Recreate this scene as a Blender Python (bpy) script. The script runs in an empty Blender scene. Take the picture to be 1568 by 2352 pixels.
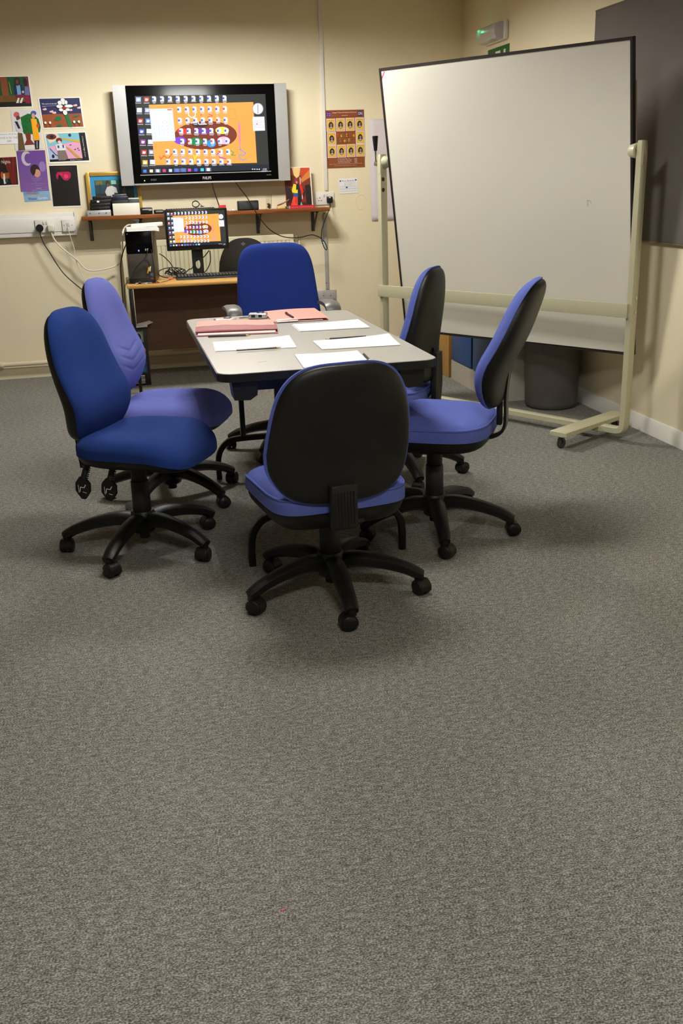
import bpy, bmesh, math, random
from mathutils import Vector, Matrix
random.seed(7)
PI = math.pi
S = bpy.context.scene
COL = S.collection

# ---------------------------------------------------------------- camera
YAW, PIT, ROL, FPX, CH = 0.21399083, 0.33189858, -0.03298409, 2230.75, 1.35
fwd = Vector((math.sin(YAW)*math.cos(PIT), math.cos(YAW)*math.cos(PIT), -math.sin(PIT)))
rt0 = Vector((math.cos(YAW), -math.sin(YAW), 0)); up0 = rt0.cross(fwd)
RT = math.cos(ROL)*rt0 + math.sin(ROL)*up0
UP = -math.sin(ROL)*rt0 + math.cos(ROL)*up0
cd = bpy.data.cameras.new('camera'); cam = bpy.data.objects.new('camera', cd); COL.objects.link(cam)
m = Matrix((RT, UP, -fwd)).transposed().to_4x4(); m.translation = Vector((0, 0, CH)); cam.matrix_world = m
cd.sensor_fit = 'VERTICAL'; cd.sensor_height = 36.0; cd.sensor_width = 24.0; cd.lens = FPX/2352*36.0
cd.clip_start = 0.05; cd.clip_end = 60
S.camera = cam
# ---------------------------------------------------------------- view, world, lamps
S.view_settings.view_transform = 'Standard'; S.view_settings.look = 'None'
S.view_settings.gamma = 1.0; S.view_settings.use_curve_mapping = False
S.view_settings.exposure = 0.50
w = bpy.data.worlds.new('world'); S.world = w; w.use_nodes = True
w.node_tree.nodes['Background'].inputs[0].default_value = (1.0, 0.93, 0.82, 1)
w.node_tree.nodes['Background'].inputs[1].default_value = 0.05
LC = (1.0, 0.985, 0.925)
# tube lamps in baffled ceiling fittings (their housings are built with the ceiling)
# each fitting: a grid of small emitters, every one inside its own round louvre cell
LAMPS = [((0.62, 6.00), 118.0, 0.0122), ((0.62, 3.25), 66.0, 0.0185), ((0.35, 0.45), 78.0, 0.0185)]
CELLS = [(-0.275+0.11*i, -0.11+0.11*j) for i in range(6) for j in range(3)]
for (lx, ly), lp, dep in LAMPS:
    for dx, dy in CELLS:
        ld = bpy.data.lights.new('tube_lamp', 'POINT'); ld.energy = lp/len(CELLS); ld.color = LC; ld.shadow_soft_size = 0.0095
        o = bpy.data.objects.new('tube_lamp', ld); COL.objects.link(o); o.location = (lx+dx, ly+dy, 2.512)

# ---------------------------------------------------------------- picture measurement helpers
def ray(x, y): return (x-784)*RT - (y-1176)*UP + FPX*fwd
CP = Vector((0, 0, CH))
def onz(x, y, z=0.0):
    d = ray(x, y); return CP + d*((z-CH)/d.z)
def ony(x, y, Y):
    d = ray(x, y); return CP + d*(Y/d.y)
def onx(x, y, X):
    d = ray(x, y); return CP + d*(X/d.x)

# ---------------------------------------------------------------- materials
def lin(c):
    return tuple(((v/255)/12.92 if v/255 <= 0.04045 else (((v/255)+0.055)/1.055)**2.4) for v in c)
MATS = {}
def mat(name, col, rough=0.5, metal=0.0, bump=0.0, bscale=200, var=0.0, vscale=8, spec=0.5, emit=None, trans=0.0, sheen=0.0, alpha=1.0):
    if name in MATS: return MATS[name]
    M = bpy.data.materials.new(name); M.use_nodes = True; nt = M.node_tree; N = nt.nodes; L = nt.links
    b = N['Principled BSDF']; c = lin(col)
    b.inputs['Base Color'].default_value = (*c, 1); b.inputs['Roughness'].default_value = rough
    b.inputs['Metallic'].default_value = metal; b.inputs['Specular IOR Level'].default_value = spec
    if trans: b.inputs['Transmission Weight'].default_value = trans
    if sheen:
        b.inputs['Sheen Weight'].default_value = sheen; b.inputs['Sheen Roughness'].default_value = 0.4
        b.inputs['Sheen Tint'].default_value = (*[min(1, v*1.5+0.1) for v in c], 1)
    if emit:
        b.inputs['Emission Color'].default_value = (*lin(emit[0]), 1); b.inputs['Emission Strength'].default_value = emit[1]
    tc = N.new('ShaderNodeTexCoord')
    if var:
        n = N.new('ShaderNodeTexNoise'); n.inputs['Scale'].default_value = vscale; n.inputs['Detail'].default_value = 5
        L.new(tc.outputs['Object'], n.inputs['Vector'])
        r = N.new('ShaderNodeValToRGB'); r.color_ramp.elements[0].position = 0.3; r.color_ramp.elements[1].position = 0.7
        r.color_ramp.elements[0].color = (*[v*(1-var) for v in c], 1); r.color_ramp.elements[1].color = (*[min(1, v*(1+var)) for v in c], 1)
        L.new(n.outputs['Fac'], r.inputs['Fac']); L.new(r.outputs['Color'], b.inputs['Base Color'])
    if bump:
        n2 = N.new('ShaderNodeTexNoise'); n2.inputs['Scale'].default_value = bscale; n2.inputs['Detail'].default_value = 3
        L.new(tc.outputs['Object'], n2.inputs['Vector'])
        bp = N.new('ShaderNodeBump'); bp.inputs['Strength'].default_value = bump; bp.inputs['Distance'].default_value = 0.002
        L.new(n2.outputs['Fac'], bp.inputs['Height']); L.new(bp.outputs['Normal'], b.inputs['Normal'])
    MATS[name] = M; return M

def mat_wood(name, c1, c2, rough=0.4, axis=0, scale=3.0, stretch=14):
    if name in MATS: return MATS[name]
    M = bpy.data.materials.new(name); M.use_nodes = True; nt = M.node_tree; N = nt.nodes; L = nt.links
    b = N['Principled BSDF']; b.inputs['Roughness'].default_value = rough
    tc = N.new('ShaderNodeTexCoord'); mp = N.new('ShaderNodeMapping')
    sc = [stretch, stretch, stretch]; sc[axis] = 1.0; mp.inputs['Scale'].default_value = sc
    n = N.new('ShaderNodeTexNoise'); n.inputs['Scale'].default_value = scale; n.inputs['Detail'].default_value = 6
    r = N.new('ShaderNodeValToRGB'); r.color_ramp.elements[0].position = 0.35; r.color_ramp.elements[1].position = 0.68
    r.color_ramp.elements[0].color = (*lin(c1), 1); r.color_ramp.elements[1].color = (*lin(c2), 1)
    L.new(tc.outputs['Object'], mp.inputs['Vector']); L.new(mp.outputs['Vector'], n.inputs['Vector'])
    L.new(n.outputs['Fac'], r.inputs['Fac']); L.new(r.outputs['Color'], b.inputs['Base Color'])
    MATS[name] = M; return M

def mat_attr(name, emission=0.0, rough=0.5, spec=0.4):
    M = bpy.data.materials.new(name); M.use_nodes = True; nt = M.node_tree; N = nt.nodes; L = nt.links
    b = N['Principled BSDF']; b.inputs['Roughness'].default_value = rough; b.inputs['Specular IOR Level'].default_value = spec
    a = N.new('ShaderNodeAttribute'); a.attribute_name = 'Col'
    if emission:
        b.inputs['Base Color'].default_value = (0.01, 0.01, 0.01, 1)
        L.new(a.outputs['Color'], b.inputs['Emission Color']); b.inputs['Emission Strength'].default_value = emission
    else:
        L.new(a.outputs['Color'], b.inputs['Base Color'])
    MATS[name] = M; return M

def mat_carpet():
    M = bpy.data.materials.new('carpet'); M.use_nodes = True; nt = M.node_tree; N = nt.nodes; L = nt.links
    b = N['Principled BSDF']; b.inputs['Roughness'].default_value = 1.0; b.inputs['Specular IOR Level'].default_value = 0.05
    tc = N.new('ShaderNodeTexCoord')
    def noise(sc, stretch, det=3, off=0):
        mp = N.new('ShaderNodeMapping'); mp.inputs['Scale'].default_value = stretch; mp.inputs['Location'].default_value = (off, off, 0)
        mp.inputs['Rotation'].default_value = (0, 0, 0.12)
        n = N.new('ShaderNodeTexNoise'); n.inputs['Scale'].default_value = sc; n.inputs['Detail'].default_value = det
        n.inputs['Roughness'].default_value = 0.65
        L.new(tc.outputs['Object'], mp.inputs['Vector']); L.new(mp.outputs['Vector'], n.inputs['Vector']); return n
    n1 = noise(330, (0.7, 1.0, 1), 5); n2 = noise(85, (0.5, 1.15, 1), 4, 3.1); n3 = noise(1.1, (1, 1, 1), 2, 9)
    def mix(a, bb, f):
        x = N.new('ShaderNodeMath'); x.operation = 'MULTIPLY_ADD'; x.inputs[1].default_value = f
        L.new(a, x.inputs[0]); 
        if isinstance(bb, float): x.inputs[2].default_value = bb
        else: L.new(bb, x.inputs[2])
        return x.outputs[0]
    s = mix(n2.outputs['Fac'], -0.515, 0.52); s = mix(n1.outputs['Fac'], s, 1.50); s = mix(n3.outputs['Fac'], s, 0.08)
    r = N.new('ShaderNodeValToRGB'); E = r.color_ramp.elements
    E[0].position = 0.24; E[0].color = (*lin((54, 53, 50)), 1); E[1].position = 0.80; E[1].color = (*lin((198, 196, 187)), 1)
    e = E.new(0.50); e.color = (*lin((117, 115, 109)), 1)
    L.new(s, r.inputs['Fac']); L.new(r.outputs['Color'], b.inputs['Base Color'])
    bp = N.new('ShaderNodeBump'); bp.inputs['Strength'].default_value = 0.7; bp.inputs['Distance'].default_value = 0.003
    L.new(s, bp.inputs['Height']); L.new(bp.outputs['Normal'], b.inputs['Normal'])
    return M

wall_m = mat('wall_paint', (236, 224, 194), 0.75, bump=0.25, bscale=60, var=0.02, vscale=2, spec=0.25)
walld_m = mat('wall_paint_unseen', (176, 158, 124), 0.8)  # darker tone on the unseen walls, set to cut bounced light
ceil_m = mat('ceiling_paint', (190, 180, 160), 0.9)
skirt_m = mat('skirting_gloss', (222, 212, 184), 0.35)
skirtw_m = mat('skirting_white', (236, 232, 224), 0.35)
blk = mat('black_plastic', (22, 22, 21), 0.42, bump=0.15, bscale=500, spec=0.35)
blk2 = mat('black_shell_plastic', (19, 19, 17), 0.42, bump=0.2, bscale=700, spec=0.3)
blkmat = mat('black_matt', (16, 16, 16), 0.6)
blkmetal = mat('black_powder_metal', (15, 15, 15), 0.3, metal=0.2)
gloss = mat('gloss_black', (6, 6, 7), 0.22, spec=0.1)
blue_l = mat('fabric_periwinkle', (106, 114, 190), 0.95, bump=0.5, bscale=900, var=0.12, vscale=3, spec=0.1, sheen=0.25)
blue_m = mat('fabric_blue', (92, 105, 178), 0.95, bump=0.5, bscale=900, var=0.10, vscale=4, spec=0.1, sheen=0.2)
blue_d = mat('fabric_dark_blue', (31, 54, 116), 0.95, bump=0.5, bscale=900, var=0.10, vscale=3, spec=0.1, sheen=0.15)
blue_r = mat('fabric_royal_blue', (34, 55, 130), 0.95, bump=0.4, bscale=900, var=0.05, vscale=4, spec=0.1, sheen=0.1)
silver = mat('silver_plastic', (186, 186, 186), 0.35, metal=0.35)
chrome = mat('chrome', (200, 200, 200), 0.15, metal=1.0)
whitep = mat('white_plastic', (232, 228, 222), 0.35)
cream_metal = mat('cream_powder_metal', (196, 192, 160), 0.35)
greyp = mat('grey_plastic', (110, 106, 104), 0.4)
paperm = mat('paper', (250, 248, 246), 0.7)
cablew = mat('cable_white', (226, 220, 205), 0.5)
PRINT = mat_attr('print', 0, 0.45)
SCREEN = mat_attr('screen_glow', 1.05, 0.35, 0.1)

# ---------------------------------------------------------------- mesh builder
class MB:
    def __init__(s): s.v = []; s.f = []; s.m = []; s.c = []; s.col = (1, 1, 1); s.mi = 0; s.X = None
    def add(s, vs, fs):
        o = len(s.v)
        for p in vs:
            p = Vector(p)
            s.v.append(s.X @ p if s.X is not None else p)
        for f in fs: s.f.append([o+i for i in f]); s.m.append(s.mi); s.c.append(s.col)
        return s
    def box(s, c, d, rot=None, bev=0.0, seg=2):
        bm = bmesh.new(); bmesh.ops.create_cube(bm, size=1)
        bmesh.ops.scale(bm, vec=d, verts=bm.verts)
        if bev: bmesh.ops.bevel(bm, geom=bm.edges[:], offset=min(bev, min(d)*0.49), segments=seg, affect='EDGES', profile=0.5)
        M = Matrix.Translation(c)
        if rot is not None: M = M @ (rot if isinstance(rot, Matrix) else Matrix.Rotation(rot, 4, 'Z'))
        bm.verts.ensure_lookup_table()
        vs = [M @ v.co for v in bm.verts]; fs = [[v.index for v in f.verts] for f in bm.faces]
        bm.free(); return s.add(vs, fs)
    def b2(s, a, b, bev=0.0):
        a = Vector(a); b = Vector(b)
        lo = [min(a[i], b[i]) for i in range(3)]; hi = [max(a[i], b[i]) for i in range(3)]
        return s.box([(lo[i]+hi[i])/2 for i in range(3)], [hi[i]-lo[i] for i in range(3)], None, bev)
    def cyl(s, a, b, r, r2=None, n=24, cap=True, bev=0):
        if r2 is None: r2 = r
        a = Vector(a); b = Vector(b); d = (b-a); L = d.length; d.normalize()
        x = d.orthogonal().normalized(); y = d.cross(x)
        prof = [(0, r), (L, r2)]
        if bev: prof = [(0, r-bev), (bev, r), (L-bev, r2), (L, r2-bev)]
        vs = []; fs = []
        for h, rr in prof:
            for i in range(n):
                t = 2*PI*i/n; vs.append(a+d*h+(x*math.cos(t)+y*math.sin(t))*rr)
        k = len(prof)
        for j in range(k-1):
            for i in range(n):
                fs.append([j*n+i, j*n+(i+1) % n, (j+1)*n+(i+1) % n, (j+1)*n+i])
        if cap: fs.append(list(range(n))[::-1]); fs.append([(k-1)*n+i for i in range(n)])
        return s.add(vs, fs)
    def lathe(s, c, prof, n=32, capb=True, capt=True):
        vs = []; fs = []; c = Vector(c)
        for r, z in prof:
            for i in range(n):
                t = 2*PI*i/n; vs.append(c+Vector((r*math.cos(t), r*math.sin(t), z)))
        for j in range(len(prof)-1):
            for i in range(n): fs.append([j*n+i, j*n+(i+1) % n, (j+1)*n+(i+1) % n, (j+1)*n+i])
        if capb: fs.append(list(range(n))[::-1])
        if capt: fs.append([(len(prof)-1)*n+i for i in range(n)])
        return s.add(vs, fs)
    def tube(s, pts, r, n=8, smooth=6, closed=False):
        pts = [Vector(p) for p in pts]
        if smooth: pts = crom(pts, smooth)
        vs = []; fs = []; k = len(pts); x = None
        for i, p in enumerate(pts):
            d = (pts[min(i+1, k-1)]-pts[max(i-1, 0)])
            if d.length < 1e-9: d = Vector((0, 0, 1))
            d.normalize()
            if x is None: x = d.orthogonal().normalized()
            else:
                x = x-d*x.dot(d)
                x = x.normalized() if x.length > 1e-6 else d.orthogonal().normalized()
            y = d.cross(x)
            for j in range(n):
                t = 2*PI*j/n; vs.append(p+(x*math.cos(t)+y*math.sin(t))*r)
        for i in range(k-1):
            for j in range(n): fs.append([i*n+j, i*n+(j+1) % n, (i+1)*n+(j+1) % n, (i+1)*n+j])
        fs.append(list(range(n))[::-1]); fs.append([(k-1)*n+j for j in range(n)])
        return s.add(vs, fs)
    def sweep(s, pts, ws, hs, up=(0, 0, 1), smooth=5, rnd=0.25, wdir=None):
        # rectangular bar of changing width/height along a path
        P_ = [Vector(p) for p in pts]; n0 = len(P_)
        if not isinstance(ws, (list, tuple)): ws = [ws]*n0
        if not isinstance(hs, (list, tuple)): hs = [hs]*n0
        if smooth:
            Q = crom([Vector((p.x, p.y, p.z)) for p in P_], smooth)
            W = crom([Vector((a, b, 0)) for a, b in zip(ws, hs)], smooth)
        else: Q = P_; W = [Vector((a, b, 0)) for a, b in zip(ws, hs)]
        vs = []; fs = []; k = len(Q); up = Vector(up)
        sec = []
        for sx, sy in ((1, 1), (-1, 1), (-1, -1), (1, -1)):
            if sx*sy > 0: sec += [(sx, sy*(1-rnd)), (sx*(1-rnd), sy)]
            else: sec += [(sx*(1-rnd), sy), (sx, sy*(1-rnd))]
        n = len(sec)
        for i, p in enumerate(Q):
            d = (Q[min(i+1, k-1)]-Q[max(i-1, 0)]).normalized()
            sd = Vector(wdir) if wdir is not None else d.cross(up).normalized()
            u2 = sd.cross(d).normalized()
            for a, b in sec: vs.append(p+sd*(a*W[i].x/2)+u2*(b*W[i].y/2))
        for i in range(k-1):
            for j in range(n): fs.append([i*n+j, i*n+(j+1) % n, (i+1)*n+(j+1) % n, (i+1)*n+j])
        fs.append(list(range(n))[::-1]); fs.append([(k-1)*n+j for j in range(n)])
        return s.add(vs, fs)
    def prism(s, poly, a, b, fn):
        # poly: 2D outline, fn(x,y,t) -> 3D; t=a,b
        n = len(poly)
        vs = [fn(x, y, a) for x, y in poly]+[fn(x, y, b) for x, y in poly]
        fs = [list(range(n))[::-1], [n+i for i in range(n)]]
        for i in range(n): fs.append([i, (i+1) % n, n+(i+1) % n, n+i])
        return s.add(vs, fs)
    def build(s, name, mats, parent=None, world=False, ang=35):
        me = bpy.data.meshes.new(name)
        off = parent.location if (parent is not None and world) else Vector((0, 0, 0))
        if parent is not None and world and parent.parent is not None: off = off+parent.parent.location
        me.from_pydata([tuple(v-off) for v in s.v], [], s.f)
        if not isinstance(mats, (list, tuple)): mats = [mats]
        for m_ in mats: me.materials.append(m_)
        me.polygons.foreach_set('material_index', s.m)
        if any(mm in (PRINT, SCREEN) for mm in mats):
            at = me.color_attributes.new('Col', 'FLOAT_COLOR', 'CORNER'); k = 0
            buf = []
            for f, c in zip(s.f, s.c):
                buf += [c[0], c[1], c[2], 1.0]*len(f)
            at.data.foreach_set('color', buf)
            me.polygons.foreach_set('use_smooth', [False]*len(s.f))
            me.update()
        else:
            bm = bmesh.new(); bm.from_mesh(me); bmesh.ops.recalc_face_normals(bm, faces=bm.faces); bm.to_mesh(me); bm.free()
            me.polygons.foreach_set('use_smooth', [True]*len(me.polygons))
            me.set_sharp_from_angle(angle=math.radians(ang)); me.update()
        o = bpy.data.objects.new(name, me); COL.objects.link(o)
        if parent is not None: o.parent = parent
        return o

def crom(P, k):
    if len(P) < 3: return P
    out = []; n = len(P)
    for i in range(n-1):
        p0, p1, p2, p3 = P[max(i-1, 0)], P[i], P[i+1], P[min(i+2, n-1)]
        for j in range(k):
            t = j/k
            out.append(0.5*((2*p1)+(p2-p0)*t+(2*p0-5*p1+4*p2-p3)*t*t+(3*p1-p0-3*p2+p3)*t*t*t))
    out.append(P[-1]); return out
def rrect(w, h, r, n=6):
    pts = []
    for cx, cy, a in ((w/2-r, h/2-r, 0), (-w/2+r, h/2-r, 90), (-w/2+r, -h/2+r, 180), (w/2-r, -h/2+r, 270)):
        for i in range(n+1):
            t = math.radians(a+90*i/n); pts.append((cx+r*math.cos(t), cy+r*math.sin(t)))
    return pts
def thing(name, label, cat, loc=(0, 0, 0), rotz=0, group=None):
    o = bpy.data.objects.new(name, None); COL.objects.link(o); o.empty_display_size = 0.1
    o.location = loc; o.rotation_euler = (0, 0, rotz); o['label'] = label; o['category'] = cat
    if group: o['group'] = group
    return o
def tag(o, label, cat, group=None):
    o['label'] = label; o['category'] = cat
    if group: o['group'] = group
    return o
def struct(o): o['kind'] = 'structure'; return o

# ---------------------------------------------------------------- printed art on flat things
class Art:
    def __init__(s, tl, tr, bl, nrm, thick=0.0008, base=(255, 255, 255), step=0.00025):
        s.o = Vector(tl); s.U = Vector(tr)-s.o; s.V = Vector(bl)-s.o; s.n = Vector(nrm).normalized()
        s.mb = MB(); s.k = 0; s.step = step
        if thick:
            s.mb.col = lin(base)
            p = [s.o, s.o+s.U, s.o+s.U+s.V, s.o+s.V]; q = [a+s.n*thick for a in p]
            s.mb.add(p+q, [[0, 1, 2, 3], [7, 6, 5, 4], [0, 4, 5, 1], [1, 5, 6, 2], [2, 6, 7, 3], [3, 7, 4, 0]])
        s.th = thick
    def P(s, u, v): return s.o+s.U*u+s.V*v+s.n*(s.th+s.step*(s.k+1))
    def poly(s, pts, c):
        s.mb.col = lin(c); s.mb.add([s.P(u, v) for u, v in pts], [list(range(len(pts)))]); s.k += 1; return s
    def polys(s, lst, c):
        s.mb.col = lin(c)
        for pts in lst: s.mb.add([s.P(u, v) for u, v in pts], [list(range(len(pts)))])
        s.k += 1; return s
    def rect(s, u0, v0, u1, v1, c): return s.poly([(u0, v0), (u1, v0), (u1, v1), (u0, v1)], c)
    def rects(s, lst, c): return s.polys([[(a, b), (c_, b), (c_, d), (a, d)] for a, b, c_, d in lst], c)
    def ell(s, cu, cv, ru, rv, c, n=28, a0=0): return s.poly([(cu+ru*math.cos(2*PI*i/n+a0), cv+rv*math.sin(2*PI*i/n+a0)) for i in range(n)], c)
    def line(s, pts, w, c):
        asp = s.U.length/s.V.length; q = []
        for (a, b), (a2, b2) in zip(pts[:-1], pts[1:]):
            dx, dy = (a2-a)*asp, b2-b; L = math.hypot(dx, dy) or 1
            nx, ny = -dy/L*w/2/asp, dx/L*w/2
            q.append([(a+nx, b+ny), (a2+nx, b2+ny), (a2-nx, b2-ny), (a-nx, b-ny)])
        return s.polys(q, c)
    def grad(s, u0, v0, u1, v1, c0, c1, n=8, vert=True):
        for i in range(n):
            t = i/n; t2 = (i+1)/n; tc = (t+t2)/2; c = [c0[j]*(1-tc)+c1[j]*tc for j in range(3)]
            s.mb.col = lin(c)
            if vert: pts = [(u0, v0+(v1-v0)*t), (u1, v0+(v1-v0)*t), (u1, v0+(v1-v0)*t2), (u0, v0+(v1-v0)*t2)]
            else: pts = [(u0+(u1-u0)*t, v0), (u0+(u1-u0)*t2, v0), (u0+(u1-u0)*t2, v1), (u0+(u1-u0)*t, v1)]
            s.mb.add([s.P(u, v) for u, v in pts], [[0, 1, 2, 3]])
        s.k += 1; return s
    def text(s, txt, u0, v0, u1, v1, c, rot=False):
        vs, fs = text_mesh(txt)
        if not vs: return s
        xs = [p[0] for p in vs]; ys = [p[1] for p in vs]; x0, x1, y0, y1 = min(xs), max(xs), min(ys), max(ys)
        s.mb.col = lin(c); q = []
        for x, y in vs:
            a = (x-x0)/(x1-x0); b = (y1-y)/(y1-y0)
            if rot: a, b = 1-b, a
            q.append(s.P(u0+(u1-u0)*a, v0+(v1-v0)*b))
        s.mb.add(q, fs); s.k += 1; return s
    def build(s, name, parent=None, mt=None, world=True): return s.mb.build(name, mt or PRINT, parent, world=world)
TXT = {}
def text_mesh(t):
    if t in TXT: return TXT[t]
    cu = bpy.data.curves.new('t', 'FONT'); cu.body = t; cu.resolution_u = 3
    o = bpy.data.objects.new('t', cu); COL.objects.link(o)
    dg = bpy.context.evaluated_depsgraph_get(); me = o.evaluated_get(dg).to_mesh()
    vs = [(v.co.x, v.co.y) for v in me.vertices]; fs = [list(p.vertices) for p in me.polygons]
    o.evaluated_get(dg).to_mesh_clear(); bpy.data.objects.remove(o); bpy.data.curves.remove(cu)
    TXT[t] = (vs, fs); return TXT[t]

# ================================================================ ROOM
BW, RW, LW, FW, CZ = 7.584, 2.695, -3.0, -2.2, 2.56
T = 0.12
struct(MB().b2((LW-T, FW-T, -0.1), (RW+T, BW+T, 0)).build('floor', mat_carpet()))
cl = struct(MB().b2((LW-T, FW-T, CZ), (RW+T, BW+T, CZ+0.1)).build('ceiling', ceil_m))
for (lx, ly), lp, dep in LAMPS:
    mb = MB()
    for dx, dy in CELLS: mb.lathe((lx+dx, ly+dy, 0), [(0.053, CZ), (0.053, 2.512-dep), (0.0545, 2.512-dep), (0.0545, CZ)], 32, False, False)
    mb.build('light_housing', mat('housing_white', (225, 225, 225), 0.5), cl)
wb = struct(MB().b2((LW-T, BW, 0), (RW+T, BW+T, CZ)).build('wall_back', wall_m))
struct(MB().b2((RW, FW, 0), (RW+T, BW, CZ)).build('wall_right', wall_m))
struct(MB().b2((LW-T, FW, 0), (LW, BW, CZ)).build('wall_left', walld_m))
struct(MB().b2((LW, FW-T, 0), (RW, FW, CZ)).build('wall_front', walld_m))
# filled round plaster patch on the back wall
pc = ony(829, 464, BW)
mbp = MB(); mbp.tube([pc+Vector((0.042*math.cos(t)*(1+0.06*math.sin(3*t)), 0, 0.055*math.sin(t))) for t in [i*2*PI/24 for i in range(22)]], 0.0022, 6, 2)
po = mbp.build('plaster_patch', wall_m, wb)
def skirting(p, q, n, m_, name, h=0.10, d=0.018):
    p = Vector(p); q = Vector(q); n = Vector(n); mb = MB()
    prof = [(0, 0), (d, 0), (d, h*0.72), (d*0.7, h*0.82), (d*0.65, h*0.9), (d*0.3, h), (0, h)]
    vs = []; k = len(prof)
    for e in (p, q):
        for a, b in prof: vs.append(e+n*a+Vector((0, 0, b)))
    fs = [[i, (i+1) % k, k+(i+1) % k, k+i] for i in range(k)]+[list(range(k)), list(range(k, 2*k))]
    mb.add(vs, fs); return struct(mb.build(name, m_))
skirting((LW, BW, 0), (RW, BW, 0), (0, -1, 0), skirt_m, 'baseboard_back', 0.115, 0.02)
skirting((RW, FW, 0), (RW, BW-0.02, 0), (-1, 0, 0), skirtw_m, 'baseboard_right', 0.085, 0.016)

# ================================================================ TABLE
t = thing('folding_table', 'grey-topped rectangular folding table with black edge and black legs', 'table', (0.67, 3.875, 0))
TW, TL_ = 0.762, 1.43
lam = mat('grey_laminate', (174, 171, 163), 0.38, var=0.02, vscale=30, spec=0.45)
mb = MB(); mb.prism(rrect(TW-0.006, TL_-0.006, 0.055, 8), 0.7485, 0.7505, lambda x, y, z: Vector((x, y, z)))
mb.build('tabletop', lam, t)
mb = MB(); mb.prism(rrect(TW, TL_, 0.058, 8), 0.7225, 0.7484, lambda x, y, z: Vector((x, y, z)))
mb.build('edge_band', blk, t, ang=50)
mb = MB(); mb.b2((-0.29, -0.60, 0.668), (0.29, -0.565, 0.7225)); mb.b2((-0.29, 0.565, 0.668), (0.29, 0.60, 0.7225))
mb.b2((-0.305, -0.60, 0.68), (-0.275, 0.60, 0.7225)); mb.b2((0.275, -0.60, 0.68), (0.305, 0.60, 0.7225))
mb.build('apron', blkmetal, t)
for sx in (-1, 1):
    for sy in (-1, 1):
        mb = MB(); mb.prism([(-0.045, 0.7225), (0.045, 0.7225), (0.04, 0.668), (0.015, 0.652), (-0.038, 0.655)], -0.05, 0.05,
                            lambda x, z, q, sx=sx, sy=sy: Vector((sx*0.29-sx*x, sy*0.63+q, z)))
        mb.build('corner_block', blk, t)
def legframe(y):
    # two uprights on a low bar whose ends curve down to the floor
    mb = MB(); r = 0.0
    h = 0.19
    pts = [(-0.2875, y, 0), (-0.2875, y, 0.08), (-0.275, y, 0.135), (-0.235, y, 0.178), (-0.17, y, h), (0, y, h), (0.17, y, h), (0.235, y, 0.178), (0.275, y, 0.135), (0.2875, y, 0.08), (0.2875, y, 0)]
    mb.sweep(pts, 0.026, 0.026, up=(0, 1, 0), smooth=4, rnd=0.3, wdir=(0, 1, 0))
    mb.build('foot_bar', blkmetal, t)
    for sx in (-1, 1):
        MB().box((sx*0.16, y, (h+0.70)/2), (0.024, 0.024, 0.70-h), None, 0.004).build('leg', blkmetal, t)
        yy = -0.13 if y > 0 else 0.13
        MB().sweep([(sx*0.148, y, 0.50), (sx*0.145, y+yy*0.05, 0.56), (sx*0.06, y+yy*0.3, 0.67)], 0.02, 0.008, smooth=3).build('brace', blkmetal, t)
legframe(3.338-3.875+0.0); legframe(4.489-3.875)

# ================================================================ CHAIRS
def sup(t_, w, h, n):
    c, s_ = math.cos(t_), math.sin(t_)
    return (w/2*math.copysign(abs(c)**(2/n), c), h/2*math.copysign(abs(s_)**(2/n), s_))
def dome(mb, outline, front, back, xf, N=64, rings=12):
    """closed pillow: outline(theta)->(x,t); front/back(rho,x,t)->offset; xf maps (x,off,t)->3D"""
    vs = []; fs = []
    rho = [math.sin(PI/2*(i+1)/rings)**0.9 for i in range(rings)]
    rho[-1] = 1.0
    for side in (0, 1):
        f = front if side == 0 else back
        base = len(vs); vs.append(xf(0, f(0, 0, 0), outline(None)[1]*0))
        for k in rho:
            for j in range(N):
                x, t_ = outline(2*PI*j/N); vs.append(xf(x*k, f(k, x*k, t_*k), t_*k))
        for j in range(N): fs.append([base, base+1+j, base+1+(j+1) % N])
        for i in range(rings-1):
            a = base+1+i*N; b = a+N
            for j in range(N): fs.append([a+j, b+j, b+(j+1) % N, a+(j+1) % N])
        if side == 0: e0 = base+1+(rings-1)*N
        else: e1 = base+1+(rings-1)*N
    for j in range(N): fs.append([e0+j, e0+(j+1) % N, e1+(j+1) % N, e1+j])
    mb.add(vs, fs); return mb

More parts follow.
